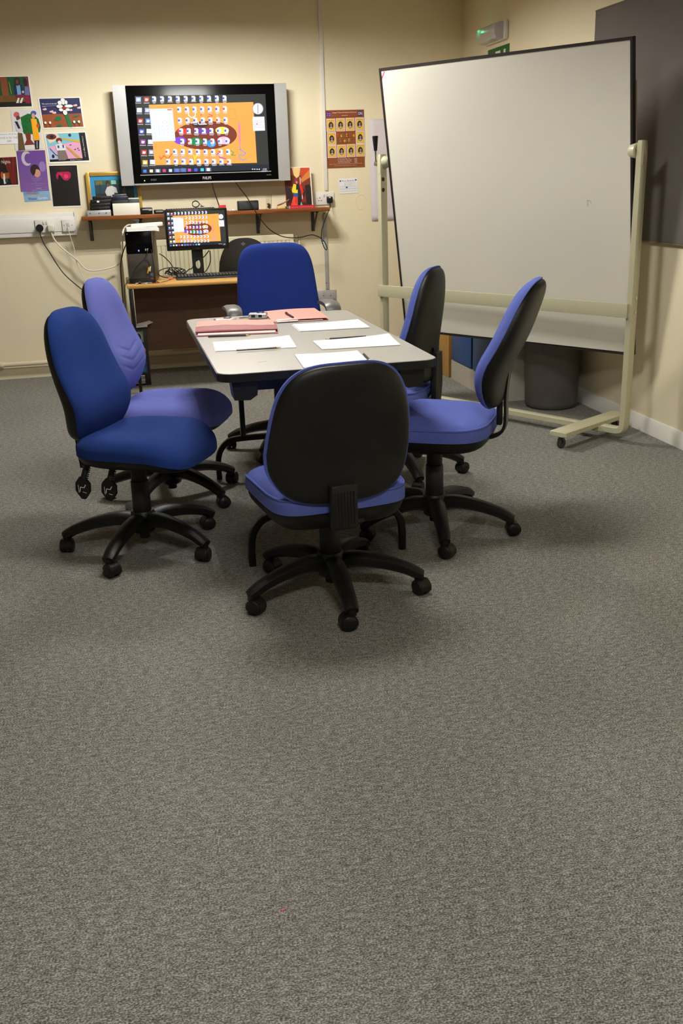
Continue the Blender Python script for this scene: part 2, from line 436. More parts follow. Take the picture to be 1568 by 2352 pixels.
def make_base(ch, spin, R=0.30, zh=0.125, caster_seed=1):
    rnd = random.Random(caster_seed)
    mb = MB()
    mb.lathe((0, 0, 0), [(0.024, 0.06), (0.042, 0.07), (0.052, 0.10), (0.052, 0.135), (0.042, 0.155)], 28)
    for k in range(5):
        a = spin+k*2*PI/5; d = Vector((math.cos(a), math.sin(a), 0))
        P_ = [d*0.02+Vector((0, 0, zh-0.012)), d*0.09+Vector((0, 0, zh)), d*0.18+Vector((0, 0, zh-0.012)), d*0.255+Vector((0, 0, zh-0.034)), d*0.293+Vector((0, 0, zh-0.052)), d*(R+0.012)+Vector((0, 0, zh-0.06))]
        mb.sweep(P_, [0.07, 0.062, 0.054, 0.048, 0.045, 0.04], [0.058, 0.05, 0.043, 0.038, 0.036, 0.028], smooth=5, rnd=0.5)
        mb.cyl(d*R+Vector((0, 0, 0.048)), d*R+Vector((0, 0, zh-0.055)), 0.0165, n=16)
    mb.cyl((0, 0, 0.042), (0, 0, 0.09), 0.02, n=16)
    mb.build('star_base', blk2, ch, ang=50)
    for k in range(5):
        a = spin+k*2*PI/5; d = Vector((math.cos(a), math.sin(a), 0))
        c = d*R; y = rnd.uniform(0, 2*PI); ax = Vector((math.cos(y), math.sin(y), 0)); fw = Vector((-ax.y, ax.x, 0))
        cc = c+fw*0.012+Vector((0, 0, 0.026))
        mb = MB(); n = 16; vs = []; fs = []
        for sx in (-0.021, 0.021):
            for i in range(n+1):
                t_ = math.radians(-20+220*i/n); vs.append(cc+ax*sx+fw*(0.0285*math.cos(t_))+Vector((0, 0, 0.0285*math.sin(t_))))
        for i in range(n): fs.append([i, i+1, n+2+i, n+1+i])
        fs.append(list(range(n+1))); fs.append(list(range(n+1, 2*n+2)))
        mb.add(vs, fs)
        cs = mb.build('caster', blk2, ch, ang=50)
        mw = MB(); mw.cyl(cc-ax*0.024, cc-ax*0.006, 0.026, n=22, bev=0.003); mw.cyl(cc+ax*0.006, cc+ax*0.024, 0.026, n=22, bev=0.003)
        mw.cyl(cc-ax*0.0252, cc+ax*0.0252, 0.012, n=16)
        mw.build('wheel', blk, cs, ang=50)

def office_chair(name, label, x, y, facing, star, fab, seat_z=0.475, bw=0.415, bh=0.46, bz=0.43, tilt=8, by=-0.215, sw=0.47, sd=0.45, sy=-0.02,
                 taper=0.30, top_exp=2.6, lumbar=0.03, piping=True, ridges=0, bracket='cover', cable_col=True, arms=False, levers=False, seed=1, shell_skirt=False, thick=0.055, squared=False, pan=0.045, sth=0.022, sx=0.0, bn=3.6, bsx=0.0, sn=3.6, low=0.09, skirt=0.07, wf=0.035):
    ch = thing(name, label, 'chair', (x, y, 0), math.radians(facing-90))
    spin = math.radians(star-(facing-90))
    make_base(ch, spin, caster_seed=seed)
    mb = MB(); mb.cyl((0, 0, 0.14), (0, 0, 0.275), 0.036, 0.034, 32, bev=0.003); mb.cyl((0, 0, 0.275), (0, 0, seat_z-0.10), 0.0305, n=32, bev=0.002)
    mb.build('gas_column', blkmat, ch, ang=50)
    mb = MB(); mb.box((0, -0.02, seat_z-0.10), (0.15, 0.22, 0.035), None, 0.01)
    mb.cyl((-0.10, -0.03, seat_z-0.105), (0.10, -0.03, seat_z-0.105), 0.012, n=16); mb.cyl((0.04, -0.10, seat_z-0.115), (-0.04, -0.10, seat_z-0.115), 0.016, n=16)
    mb.build('mechanism', blkmat, ch)
    # seat
    def so(t_):
        if t_ is None: return (0, 0)
        a, b = sup(t_, sw, sd, sn)
        return (a*(1+0.06*(b/sd)), b)
    def drop(x_, y_): 
        q = max(0, (y_-0.08)/(sd/2-0.08)); return -wf*q*q
    def sf(r, x_, t_):
        dish = -0.012*math.exp(-((x_/0.12)**2+((t_+0.03)/0.14)**2))
        rid = 0
        if ridges:
            rid = 0.004*math.sin(x_*75)*math.exp(-(x_/0.13)**2)*math.exp(-(t_/0.16)**2)
        return 0.028+0.047*(1-r**5)**0.5-0.028+dish+drop(x_, t_)+rid+0.012*(x_/(sw/2))**2*(1-r**8)
    sb = lambda r, x_, t_: -0.028+drop(x_, t_)*0.8
    mb = MB(); dome(mb, so, sf, sb, lambda a, o, b: Vector((a+sx, b+sy, seat_z-0.045+o)))
    mb.build('seat', fab, ch, ang=60)
    if piping:
        pts = []
        for i in range(49):
            a, b = so(2*PI*i/48); pts.append(Vector((a*0.985+sx, b*0.985+sy, seat_z-0.045+0.018+drop(a, b))))
        MB().tube(pts, 0.0045, 6, 1).build('seat_piping', fab, ch, ang=60)
    mb = MB(); dome(mb, lambda t_: (0, 0) if t_ is None else (so(t_)[0]*0.975, so(t_)[1]*0.975), lambda r, a, b: -0.026+drop(a, b)*0.8, lambda r, a, b: -0.032-pan*(1-r**7)**0.5+drop(a, b)*0.6,
                    lambda a, o, b: Vector((a+sx, b+sy, seat_z-0.045+o)))
    mb.build('seat_shell', blk2, ch, ang=60)
    # back
    tl = math.radians(tilt)
    def bo(t_):
        if t_ is None: return (0, 0)
        a, b = sup(t_, bw, bh, 4.6 if squared else bn)
        u = b/bh  # -.5 .. .5
        if squared: wf = 1-taper*0.5*(u+0.5)
        else: wf = 1-taper*max(0, u+0.12)**1.25*1.3-0.16*max(0, -u-0.25)**1.2*2
        return (a*wf, b)
    def curve(a, b): return 0.55*a*a+lumbar*math.exp(-((b+bh*0.22)/(bh*0.22))**2)-0.05*max(0, b/bh)**2
    def bx(a, o, b):
        yy = o; zz = b+bh/2
        y2 = yy*math.cos(tl)-zz*math.sin(tl); z2 = yy*math.sin(tl)+zz*math.cos(tl)
        return Vector((a+bsx, by+y2, bz+z2))
    def bf(r, a, b):
        rid = 0
        if ridges:
            for k in range(3):
                q = b+0.07+k*0.042-0.30*abs(a)
                rid -= 0.004*math.exp(-(q/0.0055)**2)*(1 if r < 0.93 else 0)*min(1, abs(a)/0.01+0.4)*max(0, 1-(a/0.19)**2)
        return curve(a, b)+thick*(1-r**4.5)**0.5+rid
    mb = MB(); dome(mb, bo, bf, lambda r, a, b: curve(a, b)-0.002, bx, N=144 if ridges else 72, rings=70 if ridges else 16)
    mb.build('backrest', fab, ch, ang=60)
    def shb(r, a, b):
        e = 0
        if shell_skirt: e = skirt*max(0, -b/bh+0.05)
        return curve(a, b)*0.9-0.006-(sth+e)*(1-r**8)**0.5
    mb = MB(); dome(mb, lambda t_: (0, 0) if t_ is None else (bo(t_)[0]*0.965, bo(t_)[1]*0.975), lambda r, a, b: curve(a, b)-0.0005, shb, bx, N=72, rings=14)
    mb.build('back_shell', blk2, ch, ang=60)
    # back bracket
    zb = bz+0.10
    if bracket == 'cover':
        mb = MB(); mb.box((bsx-0.015, by-0.032, (seat_z-0.115+bz+0.075)/2), (0.088, 0.036, bz+0.075-seat_z+0.115), Matrix.Rotation(-tl*0.3, 4, 'X'), 0.012)
        for k in range(7): mb.box((bsx-0.045+k*0.01, by-0.0505, (seat_z-0.105+bz+0.055)/2), (0.004, 0.003, bz+0.045-seat_z+0.105), None, 0.001)
        mb.build('bracket_cover', blk, ch)
        MB().sweep([(0, -0.08, seat_z-0.115), (0, by+0.03, seat_z-0.12), (0, by-0.02, seat_z-0.10)], 0.055, 0.012, smooth=3).build('back_bar', blkmetal, ch)
    else:
        mb = MB(); mb.sweep([(0, -0.02, seat_z-0.125), (0, -0.16, seat_z-0.105), (0, by-0.005, seat_z-0.085), (0, by-0.035, seat_z-0.04), (0, by-0.035, bz+0.04), (0, by-0.045, bz+0.16)], [0.05, 0.05, 0.05, 0.05, 0.045, 0.04], 0.012, smooth=5, wdir=(1, 0, 0))
        mb.build('back_bar', blkmetal, ch)
        if bracket == 'wide':
            mb = MB(); mb.sweep([(0, by-0.05, seat_z-low), (0, by-0.055, seat_z+0.0), (0, by-0.055, bz+0.14)], [0.07, 0.085, 0.075], 0.03, smooth=4, wdir=(1, 0, 0)); mb.build('bracket_cover', blk, ch)
        else:
            MB().box((0, by-0.012, seat_z+0.0), (0.03, 0.02, 0.09), None, 0.004).build('height_ratchet', blk, ch)
    if arms:
        for sx in (-1, 1):
            mb = MB(); mb.sweep([(sx*0.16, 0.0, seat_z-0.08), (sx*0.25, 0.0, seat_z-0.075), (sx*0.275, 0.0, seat_z-0.03), (sx*0.275, 0.0, 0.70)], 0.03, 0.05, up=(0, 1, 0), smooth=4)
            ar = mb.build('armrest', blk, ch)
            mb = MB(); mb.sweep([(sx*0.248, 0.115, 0.700), (sx*0.248, 0.10, 0.730), (sx*0.248, 0.05, 0.743), (sx*0.248, -0.05, 0.743), (sx*0.248, -0.12, 0.735)], 0.075, [0.03, 0.034, 0.032, 0.03, 0.02], smooth=4, rnd=0.45)
            mb.build('arm_pad', greyp, ar, ang=60)
    if levers:
        for yy, ex in ((-0.14, 0.0), (-0.03, 0.012)):
            mb = MB(); mb.tube([(0.05, yy+0.03, seat_z-0.09), (0.10, yy+0.015, seat_z-0.10), (0.135, yy+0.004, seat_z-0.125), (0.155, yy-0.004, seat_z-0.165)], 0.011, 10, 5)
            for k in range(7):
                mb.cyl((0.133+k*0.003, yy+0.004-0.001*k, seat_z-0.122-k*0.007), (0.134+k*0.003, yy+0.004-0.001*k, seat_z-0.126-k*0.007), 0.0145, n=14)
            lv = mb.build('lever', blk, ch, ang=50)
            mb = MB(); pl = [(-0.008, 0.0), (0.008, 0.0), (0.031, -0.028), (0.028, -0.058), (0.006, -0.088), (-0.010, -0.086), (-0.031, -0.055), (-0.028, -0.024)]
            mb.prism(pl, -0.006, 0.006, lambda a, b, q, yy=yy: Vector((0.157+q, yy-0.008+a, seat_z-0.158+b)))
            mb.build('lever_paddle', blk2, lv)
            ic = MB(); q = 0.1636
            def seg(a, b, w_=0.003):
                a = Vector((q, yy-0.008+a[0]*1.25, seat_z-0.158+a[1]*1.25)); b = Vector((q, yy-0.008+b[0]*1.25, seat_z-0.158+b[1]*1.25))
                d = (b-a).normalized(); n_ = Vector((0, -d.z, d.y))*w_/2
                ic.add([a+n_, b+n_, b-n_, a-n_], [[0, 1, 2, 3]])
            seg((0.012, -0.024), (0.006, -0.034)); seg((0.006, -0.034), (-0.006, -0.032)); seg((-0.006, -0.032), (-0.010, -0.047)); seg((0.0, -0.047), (0.012, -0.05), 0.002); seg((-0.013, -0.026), (-0.013, -0.05), 0.002)
            o = ic.build('lever_icon', whitep, lv); o['label'] = 'white seat symbol'
    return ch

office_chair('office_chair', 'blue office chair at the near end of the table, black back shell towards us', 0.612, 3.015, 97, 270, blue_m,
             seat_z=0.445, bw=0.475, bh=0.445, bz=0.402, tilt=4, by=-0.245, sy=0.0, sw=0.465, sd=0.46, taper=0.27, seed=3, pan=0.07, bsx=-0.03, sx=-0.012, sn=5)
office_chair('office_chair', 'dark blue office chair nearest on the left of the table, with two paddle levers', 0.005, 3.66, -30, 27, blue_d,
             wf=0.055, seat_z=0.485, bw=0.39, bh=0.50, bz=0.43, tilt=7, by=-0.17, sy=0.05, sw=0.46, sd=0.46, taper=0.26, lumbar=0.045, piping=False, bracket='wide', levers=True, seed=5, shell_skirt=True, thick=0.05, sth=0.04, low=0.165)
office_chair('office_chair', 'faded lilac-blue office chair behind the dark blue one, creased backrest', 0.15, 4.28, -22, 22, blue_l,
             seat_z=0.462, bw=0.375, bh=0.51, bz=0.47, tilt=7, by=-0.20, sy=0.035, sw=0.47, sd=0.48, taper=0.30, lumbar=0.04, piping=False, ridges=1, bracket='bar', seed=8, sth=0.03)
office_chair('office_chair', 'periwinkle office chair at the right corner of the table, in front of the whiteboard', 1.14, 3.50, 148, 259, blue_m,
             seat_z=0.492, bw=0.445, bh=0.49, bz=0.52, tilt=16, by=-0.24, sy=0.0, sw=0.46, sd=0.46, taper=0.32, bracket='bar', seed=11, pan=0.055, sth=0.03)
office_chair('office_chair', 'blue office chair partly hidden under the table edge, tall narrow black back shell', 1.21, 4.285, 142, 273, blue_m,
             seat_z=0.46, bw=0.365, bh=0.52, bz=0.455, tilt=5, by=-0.145, sy=0.06, sw=0.45, sd=0.45, taper=0.36, bracket='wide', seed=13, shell_skirt=True, sth=0.03, bsx=-0.03)
office_chair('office_armchair', 'royal blue high-backed office chair with grey armrests at the far end of the table', 0.795, 4.94, 270, 165, blue_r,
             seat_z=0.50, bw=0.47, bh=0.55, bz=0.49, tilt=7, by=-0.22, sy=0.0, sw=0.50, sd=0.48, bsx=-0.022, taper=0.36, squared=True, lumbar=0.03, piping=False, arms=True, seed=17)

# ================================================================ WHITEBOARD ON STAND
LP = Vector((1.605, 5.93, 0)); RP = Vector((2.475, 4.45, 0))
ax = (RP-LP).normalized(); nn = Vector((ax.y, -ax.x, 0)); nn = nn if nn.y < 0 else -nn   # towards the room
t = thing('whiteboard_stand', 'cream tubular steel stand on castors holding the whiteboard', 'stand', ((LP+RP)/2))
def W(s_, n_, z): return LP+ax*s_+nn*n_+Vector((0, 0, z))
Ls = (RP-LP).length
Rm = Matrix((ax, nn, Vector((0, 0, 1)))).transposed().to_4x4()
for k, s_ in enumerate((0, Ls)):
    sg = 1 if k == 0 else -1
    mb = MB(); mb.sweep([W(s_+sg*0.12, 0, 0.062), W(s_+sg*0.04, 0, 0.062), W(s_+sg*0.008, 0, 0.075), W(s_, 0, 0.12), W(s_, 0, 0.3), W(s_, 0, 1.36)], 0.052, 0.036, smooth=4, rnd=0.25, wdir=nn)
    post = mb.build('post', cream_metal, t, world=True)
    mb = MB(); mb.sweep([W(s_, 0, 1.36), W(s_, 0, 1.44), W(s_, 0, 1.47)], [0.054, 0.054, 0.045], [0.038, 0.038, 0.03], smooth=2, rnd=0.35, wdir=nn); mb.build('post_cap', cream_metal, t, world=True)
    mb = MB(); mb.cyl(W(s_+sg*0.02, 0, 1.425), W(s_+sg*0.065, 0, 1.425), 0.036, 0.028, 20, bev=0.006); mb.build('pivot_knob', cream_metal, t, world=True)
    # foot
    mb = MB(); mb.sweep([W(s_+sg*0.185, -0.25, 0.078), W(s_+sg*0.185, -0.1, 0.078), W(s_+sg*0.185, 0.1, 0.078), W(s_+sg*0.185, 0.315, 0.078), W(s_+sg*0.185, 0.322, 0.078)], [0.10, 0.10, 0.10, 0.10, 0.085], [0.03, 0.03, 0.03, 0.03, 0.022], smooth=0, rnd=0.25)
    ft = mb.build('foot', cream_metal, t, world=True)
    for e in (-0.22, 0.285):
        c = W(s_+sg*0.185, e, 0.026)
        mb = MB(); mb.cyl(c-ax*0.011, c+ax*0.011, 0.026, n=20, bev=0.003); mb.cyl(c+nn*0.01+Vector((0, 0, 0.02)), c+nn*0.01+Vector((0, 0, 0.05)), 0.007, n=10)
        for q in (-1, 1): mb.sweep([c+ax*q*0.016, c+ax*q*0.016+Vector((0, 0, 0.018)), c+nn*0.01+Vector((0, 0, 0.04))], 0.016, 0.003, smooth=2, wdir=nn)
        mb.build('castor', mat('castor_grey', (70, 68, 64), 0.35, metal=0.4), t, world=True)
for s_, z in ((Ls, 1.44),):
    mb = MB()
    for zz in (0.74, 0.67): mb.cyl(W(Ls+0.018, 0.0, zz), W(Ls+0.022, 0.0, zz), 0.007, n=12)
    mb.build('bolt', chrome, t, world=True)
mb = MB()
for zz in (1.33, 1.27): mb.cyl(W(0.018, 0.012, zz), W(0.0195, 0.012, zz), 0.012, n=14)
mb.build('bolt_hole', mat('dark_hole', (70, 50, 38), 0.8), t, world=True)
mb = MB(); mb.sweep([W(-0.01, 0.035, 0.68), W(Ls+0.0, 0.035, 0.68)], 0.018, 0.068, smooth=0, rnd=0.1, up=(0, 0, 1)); mb.build('cross_bar', cream_metal, t, world=True)
mb = MB(); mb.sweep([W(0.1, 0, 0.058), W(Ls-0.1, 0, 0.058)], 0.05, 0.03, smooth=0, rnd=0.15); mb.build('floor_bar', cream_metal, t, world=True)
# clamp handle on the left post
mb = MB(); mb.cyl(W(-0.02, 0, 1.42), W(-0.055, 0, 1.42), 0.022, 0.014, 16); mb.cyl(W(-0.048, 0, 1.42), W(-0.052, 0, 1.50), 0.006, n=10)
hd = mb.build('clamp_handle', chrome, t, world=True)
MB().cyl(W(-0.052, 0, 1.49), W(-0.053, 0, 1.575), 0.010, 0.018, 16, bev=0.003).build('handle_grip', blk, hd, world=False).location = -Vector(t.location)
# board
TLb = Vector((1.238, 4.591, 1.804)); BRb = Vector((2.058, 3.645, 0.612)); TRb = Vector((1.924, 3.54, 1.80)); BLb = Vector((1.372, 4.695, 0.616))
sc = 1.262
def bsc(p): return CP+(p-CP)*sc
TLb, TRb, BRb, BLb = map(bsc, (TLb, TRb, BRb, BLb))
Ub = ((TRb-TLb)+(BRb-BLb)); Wb = Ub.length/2; Ub.normalize()
Vb = ((BLb-TLb)+(BRb-TRb)); Hb = Vb.length/2; Vb = (Vb-Ub*Vb.dot(Ub)).normalized(); Nb = Vb.cross(Ub).normalized()
if Nb.y > 0: Nb = -Nb
Cb = (TLb+TRb+BRb+BLb)/4-Ub*0.011; Wb -= 0.022
t = thing('whiteboard', 'large tilting whiteboard with thin black frame on the cream stand', 'whiteboard', Cb)
def B(u, v, n_): return Cb+Ub*(u*Wb/2)-Vb*(v*Hb/2)+Nb*n_
wbm = mat('whiteboard_enamel', (229, 225, 212), 0.32, var=0.012, vscale=3, spec=0.5)
def slab(mb, u0, v0, u1, v1, n0, n1):
    p = [B(u0, v0, n0), B(u1, v0, n0), B(u1, v1, n0), B(u0, v1, n0), B(u0, v0, n1), B(u1, v0, n1), B(u1, v1, n1), B(u0, v1, n1)]
    mb.add(p, [[0, 1, 2, 3], [7, 6, 5, 4], [0, 4, 5, 1], [1, 5, 6, 2], [2, 6, 7, 3], [3, 7, 4, 0]])
fu = 0.012/Wb*2; fv = 0.014/Hb*2
mb = MB(); slab(mb, -1+fu, -1+fv, 1-fu, 1-fv, -0.026, -0.003); mb.build('writing_surface', wbm, t, world=True)
mb = MB(); slab(mb, -1, -1, -1+fu, 1, -0.03, 0); slab(mb, 1-fu, -1, 1, 1, -0.03, 0); slab(mb, -1+fu, -1, 1-fu, -1+fv*0.6, -0.03, 0); slab(mb, -1+fu, 1-fv, 1-fu, 1, -0.03, 0)
mb.build('frame', mat('dark_frame', (38, 30, 30), 0.4), t, world=True)
mb = MB()
for a, b in (((-0.985, 0.925), (-0.95, 0.975)),):
    p = B(a[0], a[1], -0.0025); q = B(b[0], b[1], -0.0025); d = (q-p).normalized(); n_ = Nb.cross(d)*0.003
    mb.add([p+n_, q+n_, q-n_, p-n_], [[0, 1, 2, 3]])
mb.build('red_mark', mat('marker_red', (176, 40, 36), 0.6), t, world=True)
mb = MB()
for a, b in (((0.675, 0.04), (0.70, 0.035)), ((0.68, 0.035), (0.68, 0.0)), ((0.70, 0.03), (0.705, 0.02))):
    p = B(a[0], a[1], -0.0026); q = B(b[0], b[1], -0.0026); d = (q-p).normalized(); n_ = Nb.cross(d)*0.002
    mb.add([p+n_, q+n_, q-n_, p-n_], [[0, 1, 2, 3]])
mb.build('faint_mark', mat('marker_faint', (182, 180, 184), 0.6), t, world=True)
mb = MB(); slab(mb, 0.99, -0.2, 1.0, 0.75, -0.045, -0.03); slab(mb, -1.0, -0.2, -0.99, 0.75, -0.045, -0.03); mb.build('slide_rail', cream_metal, t, world=True)

# ================================================================ RIGHT WALL
y0, y1 = 3.45, 5.40
t = thing('noticeboard', 'large dark grey felt noticeboard high on the right wall', 'noticeboard', (RW, (y0+y1)/2, 1.56))
MB().b2((RW-0.002, y0, 0.992), (RW-0.022, y1, 2.155), 0.002).build('felt_panel', mat('grey_felt', (112, 106, 102), 1.0, bump=0.4, bscale=500, var=0.03, vscale=2, spec=0.05), t, world=True)
for za_, zb__ in ((0.985, 0.992), (2.155, 2.16)): MB().b2((RW-0.002, y0, za_), (RW-0.024, y1, zb__)).build('edge_trim', mat('olive_trim', (120, 105, 75), 0.5), t, world=True)
mb = MB(); mb.cyl((RW-0.022, y1-0.02, 2.13), (RW-0.025, y1-0.02, 2.13), 0.009, n=14); mb.build('screw', chrome, t, world=True)
t = thing('emergency_light', 'pale emergency light fitting with green glow above the exit sign', 'light', (RW, 6.95, 2.25))
mb = MB(); mb.b2((RW-0.001, 6.69, 2.185), (RW-0.03, 7.07, 2.30), 0.008); mb.build('backplate', whitep, t, world=True)
mb = MB()
pr = [(0, -0.058), (0.02, -0.06), (0.05, -0.052), (0.062, -0.03), (0.064, 0.01), (0.055, 0.04), (0.03, 0.056), (0, 0.058)]
mb.prism(pr, 6.80, 7.06, lambda a, b, q: Vector((RW-0.03-a, q, 2.242+b*0.9))); mb.build('diffuser', mat('diffuser_grey', (188, 186, 180), 0.25), t, world=True)
mb = MB(); mb.prism(pr, 6.71, 6.798, lambda a, b, q: Vector((RW-0.03-a, q, 2.242+b*0.9))); mb.build('end_cap', mat('endcap_grey', (190, 184, 192), 0.4), t, world=True)
mb = MB(); mb.box((RW-0.084, 7.03, 2.272), (0.012, 0.028, 0.014), None, 0.004)
mb.build('status_lamp', mat('green_led', (30, 160, 90), 0.3, emit=((60, 220, 130), 0.9)), t, world=True)
gl = bpy.data.lights.new('status_glow', 'POINT'); gl.energy = 0.03; gl.color = (0.1, 1, 0.4); gl.shadow_soft_size = 0.01
go = bpy.data.objects.new('status_glow', gl); COL.objects.link(go); go.location = (RW-0.115, 7.01, 2.275)
a = Art((RW-0.001, 7.06, 2.155), (RW-0.001, 6.67, 2.155), (RW-0.001, 7.06, 2.0), (-1, 0, 0), 0.002, (20, 96, 44))
a.rect(0.36, 0.16, 0.60, 0.95, (225, 225, 205)); a.rect(0.47, 0.28, 0.54, 0.80, (20, 96, 44)); a.rect(0.75, 0.16, 0.84, 0.95, (225, 225, 205))
a.ell(0.12, 0.42, 0.05, 0.11, (225, 225, 205)); a.poly([(0.05, 0.58), (0.2, 0.54), (0.28, 0.95), (0.08, 0.97)], (225, 225, 205))
tag(a.build('exit_sign'), 'green exit sign under the emergency light, half behind the whiteboard', 'sign')
# cabinet with blue doors, wooden unit, waste bin
t = thing('storage_cabinet', 'low grey cabinet with two blue doors behind the whiteboard', 'cabinet', (2.42, 5.95, 0))
gm = mat('cabinet_grey', (186, 178, 166), 0.5)
mb = MB(); mb.b2((2.20, 5.56, 0), (2.62, 6.38, 0.13)); mb.build('plinth', gm, t, world=True)
mb = MB(); mb.b2((2.215, 5.56, 0.13), (2.62, 6.38, 0.75)); mb.build('body', gm, t, world=True)
dm = mat('door_blue', (36, 76, 136), 0.4)
for a_, b_ in ((5.99, 6.37), (5.57, 5.955)): MB().b2((2.20, a_, 0.135), (2.215, b_, 0.735), 0.003).build('door', dm, t, world=True)
MB().b2((2.209, 5.957, 0.135), (2.216, 5.988, 0.735)).build('door_gap', blkmat, t, world=True)
t = thing('wooden_cabinet', 'orange-brown wooden cabinet beyond the blue-doored cabinet', 'cabinet', (2.42, 6.8, 0))
wd = mat_wood('beech_side', (176, 130, 62), (196, 150, 78), 0.4, 2)
MB().b2((2.19, 6.41, 0), (2.62, 7.1, 0.78), 0.003).build('body', wd, t, world=True)
t = thing('waste_bin', 'tall round dark grey waste bin behind the right post of the stand', 'bin', (2.49, 5.375, 0))
mb = MB(); mb.lathe((0, 0, 0), [(0.135, 0.0), (0.150, 0.008), (0.156, 0.03), (0.166, 0.56), (0.172, 0.575), (0.172, 0.59), (0.163, 0.59), (0.152, 0.03), (0.0, 0.025)], 48, True, False)
mb.build('bin_body', mat('bin_grey', (86, 82, 77), 0.5, bump=0.3, bscale=400), t, ang=50)

# ================================================================ BACK WALL FIXTURES
# white mini trunking + sockets
xc = ony(740, 200, BW).x
t = thing('cable_conduit', 'white mini trunking running down the wall from ceiling to double socket', 'conduit', (xc, BW, 1.2))
mb = MB(); mb.b2((xc-0.0135, BW, 1.26), (xc+0.0135, BW-0.014, CZ), 0.002); mb.build('conduit', whitep, t, world=True)
t = thing('painted_conduit', 'grey old conduit strip and blanking plate low on the wall right of the desk', 'conduit', (xc+0.02, BW, 0.6))
gold = mat('old_metal', (186, 184, 180), 0.45, metal=0.2, var=0.06, vscale=20)
p1 = ony(747, 498, BW); p2 = ony(751.5, 664, BW)
MB().b2((p2.x-0.013, BW, p2.z), (p2.x+0.013, BW-0.012, p1.z+0.02), 0.002).build('strip', gold, t, world=True)
a1 = ony(729, 667, BW); a2 = ony(772, 690, BW)
MB().b2((a1.x-0.015, BW, a2.z), (a2.x, BW-0.01, a1.z), 0.002).build('plate', gold, t, world=True)
mb = MB()
for px, py in ((743, 679), (759, 679), (768, 687), (749.5, 650), (745, 490)):
    q = ony(px, py, BW-0.012); mb.cyl(q, q+Vector((0, 0.01, 0)), 0.004, n=10)
mb.build('screw', mat('rust', (110, 50, 35), 0.8), t, world=True)
def socket(name, label, x0, x1, z0, z1, Y, pins=()):
    t = thing(name, label, 'socket', ((x0+x1)/2, Y, (z0+z1)/2))
    MB().b2((x0, Y, z0), (x1, Y-0.012, z1), 0.004).build('faceplate', whitep, t, world=True)
    return t
q1 = ony(723.5, 442, BW); q2 = ony(767, 471, BW)
t = socket('wall_socket', 'white double wall socket above the right end of the shelf', q1.x, q2.x, q2.z+0.005, q1.z, BW)
mb = MB(); zc = (q1.z+q2.z)/2
for dx, dz, w_, h_ in ((-0.045, 0.008, 0.004, 0.010), (-0.054, -0.012, 0.008, 0.005), (-0.034, -0.012, 0.008, 0.005), (-0.062, 0.003, 0.004, 0.004)): mb.box(((q1.x+q2.x)/2+dx+0.005, BW-0.0125, zc+dz), (w_, 0.002, h_))
mb.build('pin_hole', blkmat, t, world=True)
mb = MB()
for dx in (-0.008, 0.012): mb.box(((q1.x+q2.x)/2+dx, BW-0.014, zc+0.025), (0.012, 0.006, 0.022), Matrix.Rotation(0.15, 4, 'X'), 0.002)
mb.build('switch', whitep, t, world=True)
pl = ony(757, 459, BW-0.03)
t = thing('power_cable', 'black mains plug and cord hanging from the double socket by the shelf', 'cable', pl)
MB().box(pl+Vector((0, 0, 0)), (0.046, 0.034, 0.048), None, 0.01, 3).build('plug', blk, t, world=True)
MB().box(pl+Vector((-0.002, -0.0175, 0.018)), (0.013, 0.001, 0.008)).build('plug_label', whitep, t, world=True)
pts = [pl+Vector((0, 0, -0.02))]+[ony(x, y, BW-0.012 if i else BW-0.03) for i, (x, y) in enumerate(((757, 478), (752, 486), (745, 508), (739, 530), (738, 550), (742, 562), (748, 572), (750, 568), (744, 553), (733, 546), (726, 542)))]
pts = pts[:2]+[Vector((p.x, 7.35 if p.z > 1.04 else 7.5, p.z)) for p in pts[2:]]
def rep(lst, Y): return [ony(x, y, Y) for x, y in lst]
pts = [pl+Vector((0, -0.01, -0.02)), ony(757.5, 477, 7.50)]+rep([(753, 487), (745, 508), (739, 530), (738, 549), (741, 560), (745, 570), (749.5, 574), (750.5, 568), (746, 557), (738, 548), (729, 543), (718, 539.5), (706, 541), (690, 545), (664, 546), (640, 540), (618, 526), (602, 508), (592, 494), (580, 475), (566, 452), (552, 434), (541, 419)], 7.36)
MB().tube(pts, 0.0036, 8, 5).build('cord', blkmat, t, world=True)
MB().cyl(ony(739, 553, 7.36)-Vector((0.006, 0.006, 0)), ony(739, 553, 7.36)+Vector((0.007, -0.006, 0.004)), 0.009, n=10).build('cable_tie', mat('tie_blue', (60, 90, 140), 0.5), t, world=True)
t = MB().tube(rep([(487, 420), (492, 440), (497, 455), (503, 472)], 7.44), 0.004, 8, 5).build('television_cable', blkmat)
tag(t, 'thin dark cable hanging from the television behind the red box', 'cable')

# grey trunking with outlets, left
z0, z1 = 1.014, 1.173; x1 = ony(172, 500, BW).x
t = thing('cable_trunking', 'wide white wall trunking with outlets below the posters', 'trunking', ((x1-1.0)/1, BW, 1.09))
mb = MB(); mb.b2((LW+0.3, BW, z0), (x1, BW-0.05, z1), 0.004); mb.b2((LW+0.3, BW-0.05, z0+0.03), (x1, BW-0.056, z1-0.03), 0.003); mb.build('trunking', whitep, t, world=True)
MB().b2((x1-0.003, BW, z0-0.003), (x1+0.008, BW-0.058, z1+0.003), 0.002).build('end_cap', whitep, t, world=True)
YT = BW-0.056
def pz(px, py, Y=YT): return ony(px, py, Y)
a1, a2 = pz(79, 505), pz(127, 533)
t = socket('wall_socket', 'white double socket on the left trunking, black and white plugs in it', a1.x, a2.x, a2.z, a1.z, YT)
mb = MB()
for px in (100, 107): q = pz(px, 512, YT-0.014); mb.box(q, (0.011, 0.006, 0.022), None, 0.002)
mb.build('switch', mat('switch_pink', (215, 200, 196), 0.4), t, world=True)
a1, a2 = pz(141, 504), pz(172, 531)
